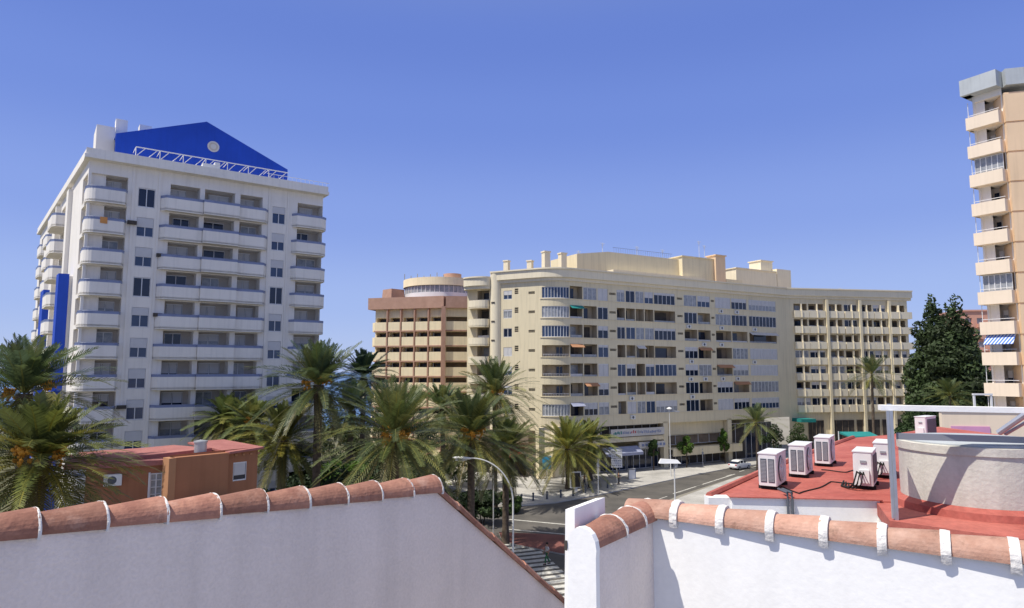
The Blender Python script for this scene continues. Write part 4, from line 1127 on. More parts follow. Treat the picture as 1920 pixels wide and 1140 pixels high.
def shrub(name, label, loc, w, h, seed, c, cat='shrub', n=2600, size=.16, nb=14, trunk=None, group=None, dep=None):
    r = random.Random(seed); t = Thing(name, label, cat, loc, 0, group)
    base = trunk or 0
    blobs = []
    for _ in range(nb):
        a = r.uniform(0, 6.28); q = math.sqrt(r.random()); z = r.random()
        sh = math.sin(math.pi * (.25 + .7 * z)) if trunk else (1 - .5 * z)
        blobs.append(((math.cos(a) * q * w * .36 * sh * 1.1, math.sin(a) * q * (dep or w) * .36 * sh * 1.1, base + (h - base) * (.12 + .76 * z)), (w * r.uniform(.13, .22), (dep or w) * r.uniform(.13, .22), (h - base) * r.uniform(.1, .18))))
    m_ = MB()
    if trunk:
        m_.tube([(0, 0, -.1), (.03, .02, trunk * .6), (0, 0, trunk + (h - trunk) * .5)], [.12, .09, .04], 7)
        for k in range(5):
            b = blobs[k % nb][0]; m_.tube([(0, 0, trunk * .95), (b[0] * .5, b[1] * .5, (trunk + b[2]) / 2), b], [.06, .04, .015], 5)
    else:
        for k in range(6):
            b = blobs[k % nb][0]; m_.tube([(b[0] * .2, b[1] * .2, -.1), (b[0] * .6, b[1] * .6, b[2] * .6), b], [.05, .035, .015], 5)
    t.part('trunk' if trunk else 'stem', m_, M['bark'], local=True, smooth=True)
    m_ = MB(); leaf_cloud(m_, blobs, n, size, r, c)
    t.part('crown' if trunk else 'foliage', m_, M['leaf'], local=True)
    return t

DG = (.028, .048, .016); MG = (.05, .085, .022); BG = (.085, .16, .022); YG = (.13, .17, .04)
SH = [
    ('bright green bush behind the bare trunk of the tallest palm', 655, 800, 60, 6, 9.5, BG),
    ('dark bush filling the gap between the tallest palm and the wide palm', 640, 865, 55, 6, 8.4, DG),
    ('dark green shrub under the pale drooping palm', 505, 880, 58, 6, 6.5, DG),
    ('mid green shrub under the wide palm with date bunches', 770, 880, 55, 7, 7.0, MG),
    ('dark shrub left of the trunks under the curved street lamp', 840, 895, 60, 7, 5.2, DG),
    ('shaded shrub between the two trunks behind the curved lamp', 905, 915, 72, 6, 3.4, DG),
    ('low round shrub at the edge of the plaza', 955, 925, 78, 4, 3.0, MG),
    ('leafy green plant against the orange house wall, below its right window', 440, 895, 39.0, 3.0, 8.9, BG),
    ('grey green bush at the right end of the orange house', 505, 905, 43, 3.5, 8.3, MG),
    ('dark tree mass behind the small palms and the house roof', 560, 800, 76, 8, 8.0, DG),
    ('dark bush at the foot of the yellow and brick block', 790, 800, 100, 9, 9.5, DG),
    ('dark bush behind the slender palm at the foot of the cream block', 860, 820, 95, 7, 7.5, MG),
    ('big dark tree far behind the tallest palm, before the sea', 628, 800, 125, 9, 9.0, DG),
    ('rounded dark tree far behind, left of the yellow block foot', 668, 800, 118, 10, 8.5, MG),
    ('dark bush right below the small dark palm by the yellow block', 712, 800, 108, 9, 9.0, DG),
    ('dark leafy shrub left of the wide palm with date bunches', 690, 850, 64, 8, 8.2, DG),
    ('dark shrub right of the pale drooping palm, under the tallest palm', 585, 880, 62, 7, 7.6, DG),
    ('dark leafy shrub between the wide palm and the lamp head', 825, 850, 70, 8, 7.6, DG),
    ('yellow green bush below the bushy palm at the left edge', 95, 935, 30, 4.5, 10.0, YG),
]
for i, (lb, px, py, Y, wd, h, c) in enumerate(SH):
    p = at(px, py, Y=Y); shrub('shrub', lb, (p.x, p.y, 0), wd, h, 100 + i, c, group='shrubs in the park', n=3400, size=.2)
for i, (lb, px, Y, wd, h, c) in enumerate((('round bright street tree before the low cream wall', 1287, 112, 2.6, 5.6, BG), ('slim street tree right of the round one along the pavement', 1359, 117, 2.2, 6.2, BG), ('dark street tree at the fold of the cream block', 1500, 121, 4.5, 6.5, MG), ('young street tree before the dark shop windows', 1225, 109, 1.8, 5.0, MG), ('dark street tree left of the feathery queen palm', 1452, 118, 4.6, 6.6, DG))):
    p = at(px, 850, Y=Y); shrub('street_tree', lb, (p.x, p.y, .1), wd, h, 200 + i, c, 'tree', 1800, .16, 12, 2.2, 'street trees along the pavement')

def conifer(label, px, ptop, Y, wd, seed, c=(.055, .085, .030)):
    r = random.Random(seed); p = at(px, ptop, Y=Y); h = p.z
    t = Thing('conifer', label, 'tree', (p.x, p.y, 0), 0, 'dark conifers')
    m_ = MB(); m_.tube([(0, 0, -.2), (0, 0, h * .5), (0, 0, h * .95)], [.5, .3, .06], 8)
    blobs = []
    n = 46
    for k in range(n):
        f = (k + .5) / n; z = h * (.16 + .8 * f); rad = wd * .5 * (1 - f) ** .62 * r.uniform(.7, 1.2) * (1 if f < .8 else .8) + .2
        a = k * 2.4 + r.uniform(-.4, .4); q = rad * r.uniform(.35, .75)
        blobs.append(((math.cos(a) * q, math.sin(a) * q, z), (rad * .58 + .15, rad * .58 + .15, h * .055)))
        if k % 2 == 0: m_.tube([(0, 0, z - .4), (math.cos(a) * q, math.sin(a) * q, z)], [.09, .03], 5)
    t.part('trunk', m_, M['bark'], local=True, smooth=True)
    m_ = MB(); leaf_cloud(m_, blobs, 30000, .33, r, c, .4)
    t.part('crown', m_, M['leaf'], local=True)
conifer('tall dark conifer next to the right wing of the cream block', 1744, 547, 112, 11.5, 301)
conifer('tall dark conifer nearer the peach tower, its top slightly lower', 1788, 550, 106, 11.5, 302)
conifer('shorter dark conifer between the pair and the pink block', 1812, 605, 116, 9, 303)
for i, (lb, px, py, Y, wd, h) in enumerate((('broad dark tree at the foot of the conifers', 1745, 735, 100, 11, 13), ('dark green tree beside the peach tower foot', 1825, 745, 92, 9, 11.5), ('dark green tree behind the white flat cover', 1715, 770, 96, 6, 7.5))):
    p = at(px, py, Y=Y); shrub('tree', lb, (p.x, p.y, 0), wd, h, 320 + i, (.026, .05, .016), 'tree', 6000, .22, 22, 2.5, 'trees by the conifers')

# ------------------------------------------------------------------ street furniture
def tubepath(a, b, n): return [Vector(a).lerp(Vector(b), k / n) for k in range(n + 1)]
def curved_lamp():
    base = at(962, 1000, Y=52); hx = at(862, 859, Y=52)
    loc = (base.x, base.y, 0); t = Thing('street_lamp', 'grey street lamp with long curved arm and white head above the tiled wall', 'street lamp', loc, 0)
    dx, dz = hx.x - base.x, hx.z
    mb = MB(); mb.tube([(0, 0, 0), (0, 0, .9), (0, 0, .95), (0, 0, dz - 3.3)], [.11, .11, .075, .07], 10); t.part('pole', mb, M['lampgrey'], True, local=True)
    mb = MB(); path = []
    for k in range(15):
        w_ = math.pi / 2 * k / 14; path.append((dx * .78 * (1 - math.cos(w_)), 0, dz - 3.3 + 3.3 * math.sin(w_)))
    mb.tube(path, [.065 - .02 * k / 14 for k in range(15)], 9); t.part('arm', mb, M['lampgrey'], True, local=True)
    mb = MB(); x0 = dx * .78; x1 = dx * 1.13
    prof = [(0, .05, .05), (.15, .13, .09), (.5, .17, .12), (.85, .14, .10), (1, .03, .03)]
    n = 12; i0 = 0
    rings = []
    for f, ry, rz in prof:
        rings.append([(x0 + (x1 - x0) * f, ry * math.cos(2 * math.pi * j / n), dz - .02 + .06 * f + rz * math.sin(2 * math.pi * j / n)) for j in range(n)])
    for a, b in zip(rings, rings[1:]):
        for j in range(n): mb.face([a[j], a[(j + 1) % n], b[(j + 1) % n], b[j]])
    mb.face(rings[0]); mb.face(rings[-1]); t.part('lamp_head', mb, M['lampwhite'], True, local=True)
    mb = MB(); mb.box(x0 + (x1 - x0) * .85, x0 + (x1 - x0) * .25, -.1, .1, dz - .17, dz - .10); t.part('lens', mb, M['shutter'], local=True)
curved_lamp()
def tall_lamp(label, px, py, Y, kind):
    hp = at(px, py, Y=Y); loc = (hp.x, hp.y, .1); h = hp.z
    t = Thing('street_lamp', label, 'street lamp', loc, 0)
    mb = MB(); mb.tube([(0, 0, 0), (0, 0, .8), (0, 0, h)], [.10, .08, .045], 8); t.part('pole', mb, M['lampgrey'], True, local=True)
    if kind == 'box':
        for sx in (-.35,):
            mb = MB(); mb.hexa([(sx - .85, -.2, h - .12), (sx + .85, -.2, h - .12), (sx + .85, .2, h - .12), (sx - .85, .2, h - .12), (sx - .7, -.12, h + .22), (sx + .6, -.12, h + .14), (sx + .6, .12, h + .14), (sx - .7, .12, h + .22)]); t.part('lamp_head', mb, M['lampwhite'], local=True)
        mb = MB(); mb.lathe([(.0, -.5), (.15, -.45), (.17, -.2), (.1, -.1)], (.1, 0, h), 10); t.part('bracket', mb, M['acfin'], True, local=True)
    else:
        mb = MB(); mb.lathe([(.12, -.1), (.42, 0), (.4, .12), (0, .3)], (0, 0, h), 12); t.part('lamp_head', mb, M['lampwhite'], True, local=True)
        mb = MB(); mb.tube([(0, 0, h - .15), (1.1, 0, h - .3)], .035, 6); mb.box(.8, 1.5, -.15, .15, h - .5, h - .3); t.part('side_lamp', mb, M['acfin'], local=True)
tall_lamp('slim tall street lamp before the shop signs, with a small white head', 1255, 768, 103, 'round')
tall_lamp('grey street lamp at the near kerb with a broad white box head', 1264, 868, 53, 'box')

def board():
    p = at(1157, 905, z=0.13); Y = p.y
    zt, zb = at(1157, 842, Y=Y).z, at(1157, 877, Y=Y).z
    t = Thing('direction_sign', 'white direction sign with stacked panels on a post beside the road', 'road sign', (p.x, p.y, .13), 0)
    w_ = .78
    mb = MB(); mb.tube([(0, .06, 0), (0, .06, zt - .2)], .05, 8); t.part('post', mb, M['lampgrey'], True, local=True)
    n = 4; hgt = (zt - zb) / n
    for k in range(n):
        mb = MB(); z0 = zb - .13 + hgt * k; mb.box(-w_, w_, -.03, .0, z0 + .03, z0 + hgt - .03)
        q = t.part('panel', mb, M['frame'], local=True)
        mb = MB(); x = -w_ + .15
        for j in range(5): mb.box(x, x + .16, -.036, -.031, z0 + hgt * .35, z0 + hgt * .65); x += .24 if j != 2 else .3
        t.part('lettering', mb, M['acfin'], local=True, parent=q)
board()
def bin_():
    p = at(1184, 898, z=.13); t = Thing('kiosk_panel', 'small white and blue cabinet on the pavement right of the direction sign', 'cabinet', (p.x, p.y, .13), R(20))
    mb = MB(); mb.box(-.5, .5, -.2, .2, .15, 1.35); mb.box(-.42, .42, -.15, .15, 0, .15); t.part('body', mb, M['frame'], local=True)
    mb = MB(); mb.box(.503, .62, -.22, .22, 0, 1.4); t.part('side_panel', mb, M['bluerail'], local=True)
    mb = MB(); mb.box(-.55, .63, -.25, .25, 1.403, 1.5); t.part('cap', mb, M['acfin'], local=True)
bin_()
def poster():
    p = at(1079, 922, z=.13); t = Thing('poster_stand', 'white framed advertising panel beneath the round palm', 'advertising panel', (p.x, p.y, .13), R(12))
    mb = MB(); mb.box(-.75, .75, -.12, .12, .5, 2.6); mb.box(-.25, .25, -.08, .08, 0, .5); t.part('frame', mb, M['frame'], local=True)
    mb = MB(); mb.box(-.62, .62, -.14, -.123, .62, 2.45); t.part('poster', mb, M['dark'], local=True)
poster()
def bluesign():
    p = at(1021, 885, z=.13); t = Thing('blue_sign', 'light blue square sign on the corner pier beside the red awning', 'sign', (p.x, 99.8, .13), 0)
    mb = MB(); mb.box(-.05, .05, -.05, .05, 0, 2.2); t.part('post', mb, M['lampgrey'], local=True)
    mb = MB(); mb.box(-.65, .65, -.1, -.055, 1.5, 3.4); t.part('panel', mb, M['signblue'], local=True)
bluesign()
bm_ = MB(); bm_.lathe([(.0, 0), (.14, 0), (.12, .1), (.10, .75), (.14, .8), (.12, .95), (0, 1.0)], (0, 0, 0), 10)
bol = None
for k, (px, py) in enumerate(((1000, 940), (1026, 937), (1052, 934), (1075, 931), (978, 943), (1098, 926), (1140, 916))):
    p = at(px, py, z=.13)
    if bol is None: bol = single('bollard', bm_, M['acgrille'], 'short dark bollard along the kerb of the plaza', 'bollard', (p.x, p.y + .4, .13), 0, 'bollards along the plaza kerb', True)
    else:
        o = bol.copy(); col.objects.link(o); o.location = (p.x, p.y + .4, .13)
for k, (lb, px, pt, pb, z) in enumerate((('thin grey pole left of the curved street lamp', 925, 858, 1002, 0), ('thin grey sign pole between the round palm and the direction sign', 1122, 862, 928, .13), ('thin grey pole near the cream arcade, right of the box lamp', 1318, 842, 873, .13))):
    p = at(px, pb, z=z); h = at(px, pt, Y=p.y).z - z; mb = MB(); mb.tube([(0, 0, 0), (0, 0, h)], .055, 8)
    t = Thing('pole', lb, 'pole', (p.x, p.y, z), 0); t.part('shaft', mb, M['lampgrey'], True, local=True)
    mb = MB(); mb.lathe([(.0, .12), (.09, .1), (.1, 0)], (0, 0, h - .05), 8); mb.box(-.16, .16, -.09, -.06, h - .9, h - .45); t.part('plate', mb, M['acfin'], local=True)

# ------------------------------------------------------------------ white car
def car():
    p = at(1387, 879, z=.012); ang = math.atan2(.62, .78) + math.pi
    t = Thing('car', 'white car driving along the road past the cream building', 'car', (p.x, p.y, .012), ang)
    L_, Wd = 4.1, 1.72
    prof = [(-2.05, .45, .62), (-2.0, .30, .80), (-1.55, .24, .93), (-.75, .2, 1.0), (.4, .2, 1.02), (1.35, .22, 1.0), (1.95, .28, .95), (2.05, .42, .70)]
    def loft(secs, m=0):
        mb = MB(); rr = []
        for (x, zb, zt, w) in secs:
            h = zt - zb
            rr.append([(x, -w * .88, zb), (x, -w, zb + h * .25), (x, -w, zb + h * .62), (x, -w * .93, zt), (x, w * .93, zt), (x, w, zb + h * .62), (x, w, zb + h * .25), (x, w * .88, zb)])
        n = 8
        for a, b in zip(rr, rr[1:]):
            for j in range(n): mb.face([a[j], b[j], b[(j + 1) % n], a[(j + 1) % n]], m)
        mb.face(rr[0]); mb.face(rr[-1][::-1]); return mb
    body = loft([(x, zb, zt, (.70 if abs(x) > 2 else .82 if abs(x) > 1.8 else .86)) for x, zb, zt in prof])
    t.part('body', body, M['carwhite'], True, local=True)
    cab = loft([(-1.15, .95, 1.0, .74), (-.55, .96, 1.36, .68), (-.1, .96, 1.46, .66), (.9, .96, 1.44, .66), (1.45, .96, 1.25, .68), (1.85, .93, .98, .72)])
    t.part('cabin', cab, M['glass'], True, local=True)
    rf = loft([(-.5, 1.37, 1.41, .67), (-.1, 1.44, 1.49, .66), (.9, 1.43, 1.47, .66), (1.4, 1.27, 1.31, .66)])
    t.part('roof', rf, M['carwhite'], True, local=True)
    for sg in (-1, 1):
        m_ = MB()
        for x in (-.05, .85): m_.hexa([(x - .04, sg * .70 - .03, .98), (x + .04, sg * .70 - .03, .98), (x + .04, sg * .70 + .06, .98), (x - .04, sg * .70 + .06, .98), (x - .04, sg * .62 - .03, 1.42), (x + .04, sg * .62 - .03, 1.42), (x + .04, sg * .62 + .06, 1.42), (x - .04, sg * .62 + .06, 1.42)])
        t.part('pillar', m_, M['carwhite'], local=True)
        for x in (-1.28, 1.28):
            m_ = MB(); m_.tube([(x, sg * .70, .31), (x, sg * .875, .31)], .31, 16); wo = t.part('wheel', m_, M['rubber'], True, local=True)
            m_ = MB(); m_.tube([(x, sg * .87, .31), (x, sg * .89, .31)], .19, 12); t.part('rim', m_, M['metal'], True, parent=wo, local=True)
        m_ = MB(); m_.box(-2.06, -1.88, sg * .62 - .17, sg * .62 + .17, .62, .76); t.part('headlight', m_, M['metal'], local=True)
        m_ = MB(); m_.box(1.95, 2.06, sg * .62 - .14, sg * .62 + .14, .72, .9); t.part('tail_light', m_, M['redcanvas'], local=True)
        m_ = MB(); m_.box(-.75, -.55, sg * .85 - .09 + sg * .06, sg * .85 + .09 + sg * .06, .98, 1.12); t.part('mirror', m_, M['carwhite'], local=True)
    m_ = MB(); m_.box(-2.10, -2.0, -.5, .5, .36, .52); t.part('grille', m_, M['rubber'], local=True)
car()

# ------------------------------------------------------------------ people
def skin_mesh(name, verts, edges, radii, sub=1):
    me = bpy.data.meshes.new(name + '_skeleton'); me.from_pydata([tuple(v) for v in verts], edges, []); me.update()
    o = bpy.data.objects.new(name, me); col.objects.link(o)
    md = o.modifiers.new('Skin', 'SKIN')
    sv = me.skin_vertices[0].data if me.skin_vertices else None
    if sv is None:
        bpy.context.view_layer.update(); sv = me.skin_vertices[0].data
    for i, r_ in enumerate(radii):
        rx, ry = r_ if isinstance(r_, tuple) else (r_, r_); sv[i].radius = (rx, ry)
    sv[0].use_root = True
    sm = o.modifiers.new('Sub', 'SUBSURF'); sm.levels = sub; sm.render_levels = sub
    dg = bpy.context.evaluated_depsgraph_get(); ev = o.evaluated_get(dg)
    out = bpy.data.meshes.new_from_object(ev); out.name = name
    bpy.data.objects.remove(o); 
    out.polygons.foreach_set('use_smooth', [True] * len(out.polygons))
    return out

def person(label, px, py, z, yaw, top, bottom, hair, stride=.25, bag=None):
    p = at(px, py, z=z)
    t = Thing('person', label, 'person', (p.x, p.y, z), yaw)
    # x = forward, y = left
    V = []; E = []; Rr = []
    def add(v, r_, par=None):
        V.append(v); Rr.append(r_)
        if par is not None: E.append((par, len(V) - 1))
        return len(V) - 1
    pel = add((0, 0, .95), (.13, .10)); wa = add((0, 0, 1.10), (.125, .095), pel); ch = add((.01, 0, 1.32), (.15, .11), wa); nk = add((.01, 0, 1.47), .06, ch)
    h1 = add((.02, 0, 1.55), .065, nk); h2 = add((.03, 0, 1.64), .095, h1); h3 = add((.02, 0, 1.72), .075, h2)
    for sg in (-1, 1):
        hp = add((0, sg * .10, .90), .095, pel); kn = add((.06 + sg * stride * .5, sg * .10, .50), .062, hp); an = add((sg * stride - .04, sg * .10, .10), .042, kn); ft = add((sg * stride + .14, sg * .11, .045), .04, an)
        sh = add((.0, sg * .19, 1.40), .06, ch); el = add((-sg * stride * .35, sg * .24, 1.13), .045, sh); wr = add((-sg * stride * .5 + .12, sg * .23, .92), .032, el)
        hd = add((-sg * stride * .5 + .15, sg * .23, .85), (.035, .022), wr)
        for k in range(4): f1 = add((-sg * stride * .5 + .13 + .018 * k, sg * .23, .78 - .012 * (1.5 - abs(k - 1.5))), .010, hd); add((-sg * stride * .5 + .13 + .018 * k, sg * .215, .735 - .01 * (1.5 - abs(k - 1.5))), .008, f1)
        th = add((-sg * stride * .5 + .19, sg * .205, .80), .010, hd)
    me = skin_mesh('body', V, E, Rr, 1); me.materials.append(M['skin'])
    o = bpy.data.objects.new('body', me); col.objects.link(o); o.parent = t.root
    # trousers
    V, E, Rr = [], [], []
    pel = add((0, 0, .98), (.15, .12)); add((0, 0, 1.05), (.14, .115), pel)
    for sg in (-1, 1):
        hp = add((0, sg * .10, .88), .112, pel); kn = add((.06 + sg * stride * .5, sg * .10, .50), .082, hp); add((sg * stride - .03, sg * .10, .12), .066, kn)
    me = skin_mesh('trousers', V, E, Rr, 1); me.materials.append(bottom); o = bpy.data.objects.new('trousers', me); col.objects.link(o); o.parent = t.root
    V, E, Rr = [], [], []
    pel = add((0, 0, 1.0), (.155, .12)); wa = add((0, 0, 1.12), (.145, .11), pel); ch = add((.01, 0, 1.33), (.168, .125), wa); add((.01, 0, 1.44), .085, ch)
    for sg in (-1, 1):
        sh = add((.0, sg * .19, 1.40), .078, ch); add((-sg * stride * .25, sg * .235, 1.20), .062, sh)
    me = skin_mesh('shirt', V, E, Rr, 1); me.materials.append(top); o = bpy.data.objects.new('shirt', me); col.objects.link(o); o.parent = t.root
    m_ = MB(); m_.lathe([(0, .10), (.07, .085), (.105, .04), (.112, -.01), (.09, -.07)], (.005, 0, 1.69), 12); t.part('hair', m_, hair, True, local=True)
    m_ = MB()
    for sg in (-1, 1): m_.box(sg * stride - .1, sg * stride + .17, sg * .105 - .045, sg * .105 + .045, 0, .07)
    t.part('shoes', m_, M['rubber'], local=True)
    if bag:
        m_ = MB(); m_.box(-.16, .16, .24, .34, .45, .78); m_.tube([(0, .27, .75), (0, .23, 1.0), (.02, .12, 1.44)], .012, 5)
        single('shoulder_bag', m_, bag, 'bag at the side of the person in white top near the palm trunks', 'bag', (p.x, p.y, z), yaw)
hairc = mat('dark_hair', (.03, .022, .016), .7)
person('person in pale top and green trousers walking by the zebra crossing', 1026, 1058, .012, R(200), clothes('pale_cotton', (.62, .58, .55)), clothes('green_cotton', (.05, .16, .07)), hairc)
person('person in white top standing in the shade by the palm trunks', 881, 962, .012, R(80), clothes('white_cotton', (.74, .76, .80)), clothes('blue_denim', (.07, .10, .20)), hairc, .12)
person('person in dark clothes on the plaza under the round palm', 1104, 915, .13, R(30), clothes('dark_cotton', (.04, .04, .05)), clothes('black_cotton', (.03, .03, .035)), hairc, .2)
person('person in orange top beside the dark clothed one under the palm', 1096, 912, .13, R(150), clothes('orange_cotton', (.42, .20, .08)), clothes('grey_cotton', (.10, .10, .11)), hairc, .15)
person('person in grey top before the corner shop with the red awning', 1000, 893, .13, R(250), clothes('grey_jersey', (.22, .22, .24)), clothes('navy_cotton', (.03, .04, .08)), hairc, .2)
person('person in black standing at the foot of the direction sign', 1160, 908, .13, R(20), clothes('black_jersey', (.03, .03, .03)), clothes('charcoal_cotton', (.05, .05, .055)), hairc, .15)

# ------------------------------------------------------------------ foreground: plastered walls with clay coping tiles
def tile_course(t, p0, p1, n, rad, over=.05, flare=.18, jw=.03, drop=0, wall_in=.07, tm='tile'):
    """n half-round clay tiles from p0 to p1 (3-D points on the wall head), each with a lime joint at its end"""
    p0, p1 = Vector(p0), Vector(p1); d = (p1 - p0); L_ = d.length / n; d.normalize()
    side = Vector((d.y, -d.x, 0)).normalized(); up = side.cross(d).normalized()
    if up.z < 0: up = -up
    for k in range(n):
        r = random.Random(k * 7 + int(abs(p0.x * 100)))
        a = p0 + d * (L_ * k); b = p0 + d * (L_ * (k + 1) + over)
        j = Vector((0, 0, r.uniform(-.006, .006))); tw = r.uniform(-.02, .02)
        mb = MB(); rings = []
        for (q, rr, lift) in ((a, rad * (1 - flare * .5), 0), (a.lerp(b, .5), rad, .002), (b, rad * (1 + flare * .5), .004)):
            for th in (0,):
                rings.append([q + j + up * lift + (side * math.cos(w_ + tw) + up * math.sin(w_ + tw) * .92) * rr for w_ in [math.pi * (-.04 + 1.08 * i / 16) for i in range(17)]])
        inner = [[Vector(v) - (Vector(v) - (a if i == 0 else a.lerp(b, .5) if i == 1 else b)).normalized() * .014 for v in rg] for i, rg in enumerate(rings)]
        for i in range(2):
            for m_ in range(16):
                mb.face([rings[i][m_], rings[i + 1][m_], rings[i + 1][m_ + 1], rings[i][m_ + 1]]); mb.face([inner[i][m_ + 1], inner[i + 1][m_ + 1], inner[i + 1][m_], inner[i][m_]])
        for i, fl in ((0, 0), (2, 1)):
            for m_ in range(16): mb.face([rings[i][m_], rings[i][m_ + 1], inner[i][m_ + 1], inner[i][m_]])
        to = t.part('ridge_tile', mb, M[tm], True)
        # lime joint: irregular collar at the tile's wide end
        mb = MB(); c0 = b - d * .012; c1 = b + d * jw; bg_ = min(jw * .4, .007)
        ra = []
        for c_, off in ((c0, bg_ * .7), (c0.lerp(c1, .5), bg_), (c1, .001)):
            ra.append([c_ + j + (side * math.cos(w_) + up * math.sin(w_) * .92) * (rad * (1 + flare * .5) + off + r.uniform(-.004, .006)) for w_ in [math.pi * (-.06 + 1.12 * i / 18) for i in range(19)]])
            if drop:
                dd_ = drop * r.uniform(.8, 1.25); f0_ = ra[-1][0]
                ra[-1] = [Vector((f0_.x, f0_.y, f0_.z)) - up * dd_ - side * wall_in, f0_ - up * dd_ * .45 - side * wall_in * .4] + ra[-1]
        for i in range(2):
            for m_ in range(len(ra[0]) - 1): mb.face([ra[i][m_], ra[i + 1][m_], ra[i + 1][m_ + 1], ra[i][m_ + 1]])
        mb.face([v for v in ra[2]] ); mb.face([v for v in reversed(ra[0])])
        t.part('mortar_joint', mb, M['mortar'], True, parent=to)

def left_wall():
    # wall head runs from near left to its peak, then falls steeply
    a = at(-175, 1012, Y=3.35); b = at(818, 923, Y=7.1)
    a.z = at(25, 985, Y=4.3).z + (at(25, 985, Y=4.3).z - b.z) * .34
    q = at(25, 1008, Y=4.3); d = Vector((b.x - q.x, b.y - q.y)); dl = d.length; d.normalize()
    s_near = 2.3
    a = Vector((q.x - d.x * s_near, q.y - d.y * s_near, q.z + (q.z - b.z) / dl * s_near))
    t = Thing('gable_wall', 'shaded mauve plastered wall with row of clay ridge tiles, sloping down at its right end', 'wall', (b.x, b.y, 10))
    n = Vector((d.y, -d.x)); th = .22
    # falling edge in the same plane, 1140 px at the frame's foot
    F = Frame((b.x, b.y), d); sx = F.S(1066, 13.3)
    x, y, _ = F(sx, 0, 0); zc = at(1066, 1140, Y=y).z
    k = 4.0; sl_ = (zc - b.z) / sx
    P = [(-dl - s_near, a.z), (0, b.z), (k, b.z + sl_ * k)]
    mb = MB()
    zb = 5.0
    poly = [(-dl - s_near, zb), (k, zb), (k, b.z + sl_ * k), (0, b.z), (-dl - s_near, a.z)]
    mb.face([F(s, 0, z) for s, z in poly]); mb.face([F(s, -th, z) for s, z in reversed(poly)])
    for i in range(len(poly)):
        (sa, za), (sb, zb_) = poly[i], poly[(i + 1) % len(poly)]
        mb.face([F(sa, 0, za), F(sa, -th, za), F(sb, -th, zb_), F(sb, 0, zb_)])
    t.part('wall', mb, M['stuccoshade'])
    nt_ = 15
    L_ = (dl + s_near) / nt_
    o = -th / 2
    p0 = F(-dl - s_near, o, a.z + .01); p1 = F(0.0, o, b.z + .01)
    tile_course(t, p0, p1, nt_, .138, flare=.36, jw=.007)
    # roof slope behind the falling edge: clay verge tiles in line
    c0 = Vector(F(.02, o, b.z + .03)); c1 = Vector(F(k, o, b.z + sl_ * k + .03)); dd = (c1 - c0); m_ = 14
    for i in range(m_):
        e0 = c0 + dd * (i / m_); e1 = c0 + dd * ((i + 1.06) / m_)
        mb = MB(); nrm = Vector((-dd.z * d.x, -dd.z * d.y, math.hypot(dd.x, dd.y))).normalized()
        sd = Vector((n.x, n.y, 0)); r_ = random.Random(i); h = .02 + r_.uniform(0, .008)
        e0 = e0 + nrm * (.012 if i % 2 else .0); 
        pts = []
        for e in (e0, e1):
            pts.append([e + sd * w_ + nrm * z_ for w_, z_ in ((.145, -.035), (.15, .0), (.10, .035), (0, .05), (-.10, .035), (-.15, 0))])
        for j in range(5): mb.face([pts[0][j], pts[1][j], pts[1][j + 1], pts[0][j + 1]])
        mb.face(pts[0][::-1]); mb.face(pts[1]); mb.face([pts[0][0], pts[0][5], pts[1][5], pts[1][0]])
        t.part('verge_tile', mb, M['tile'], True)
left_wall()

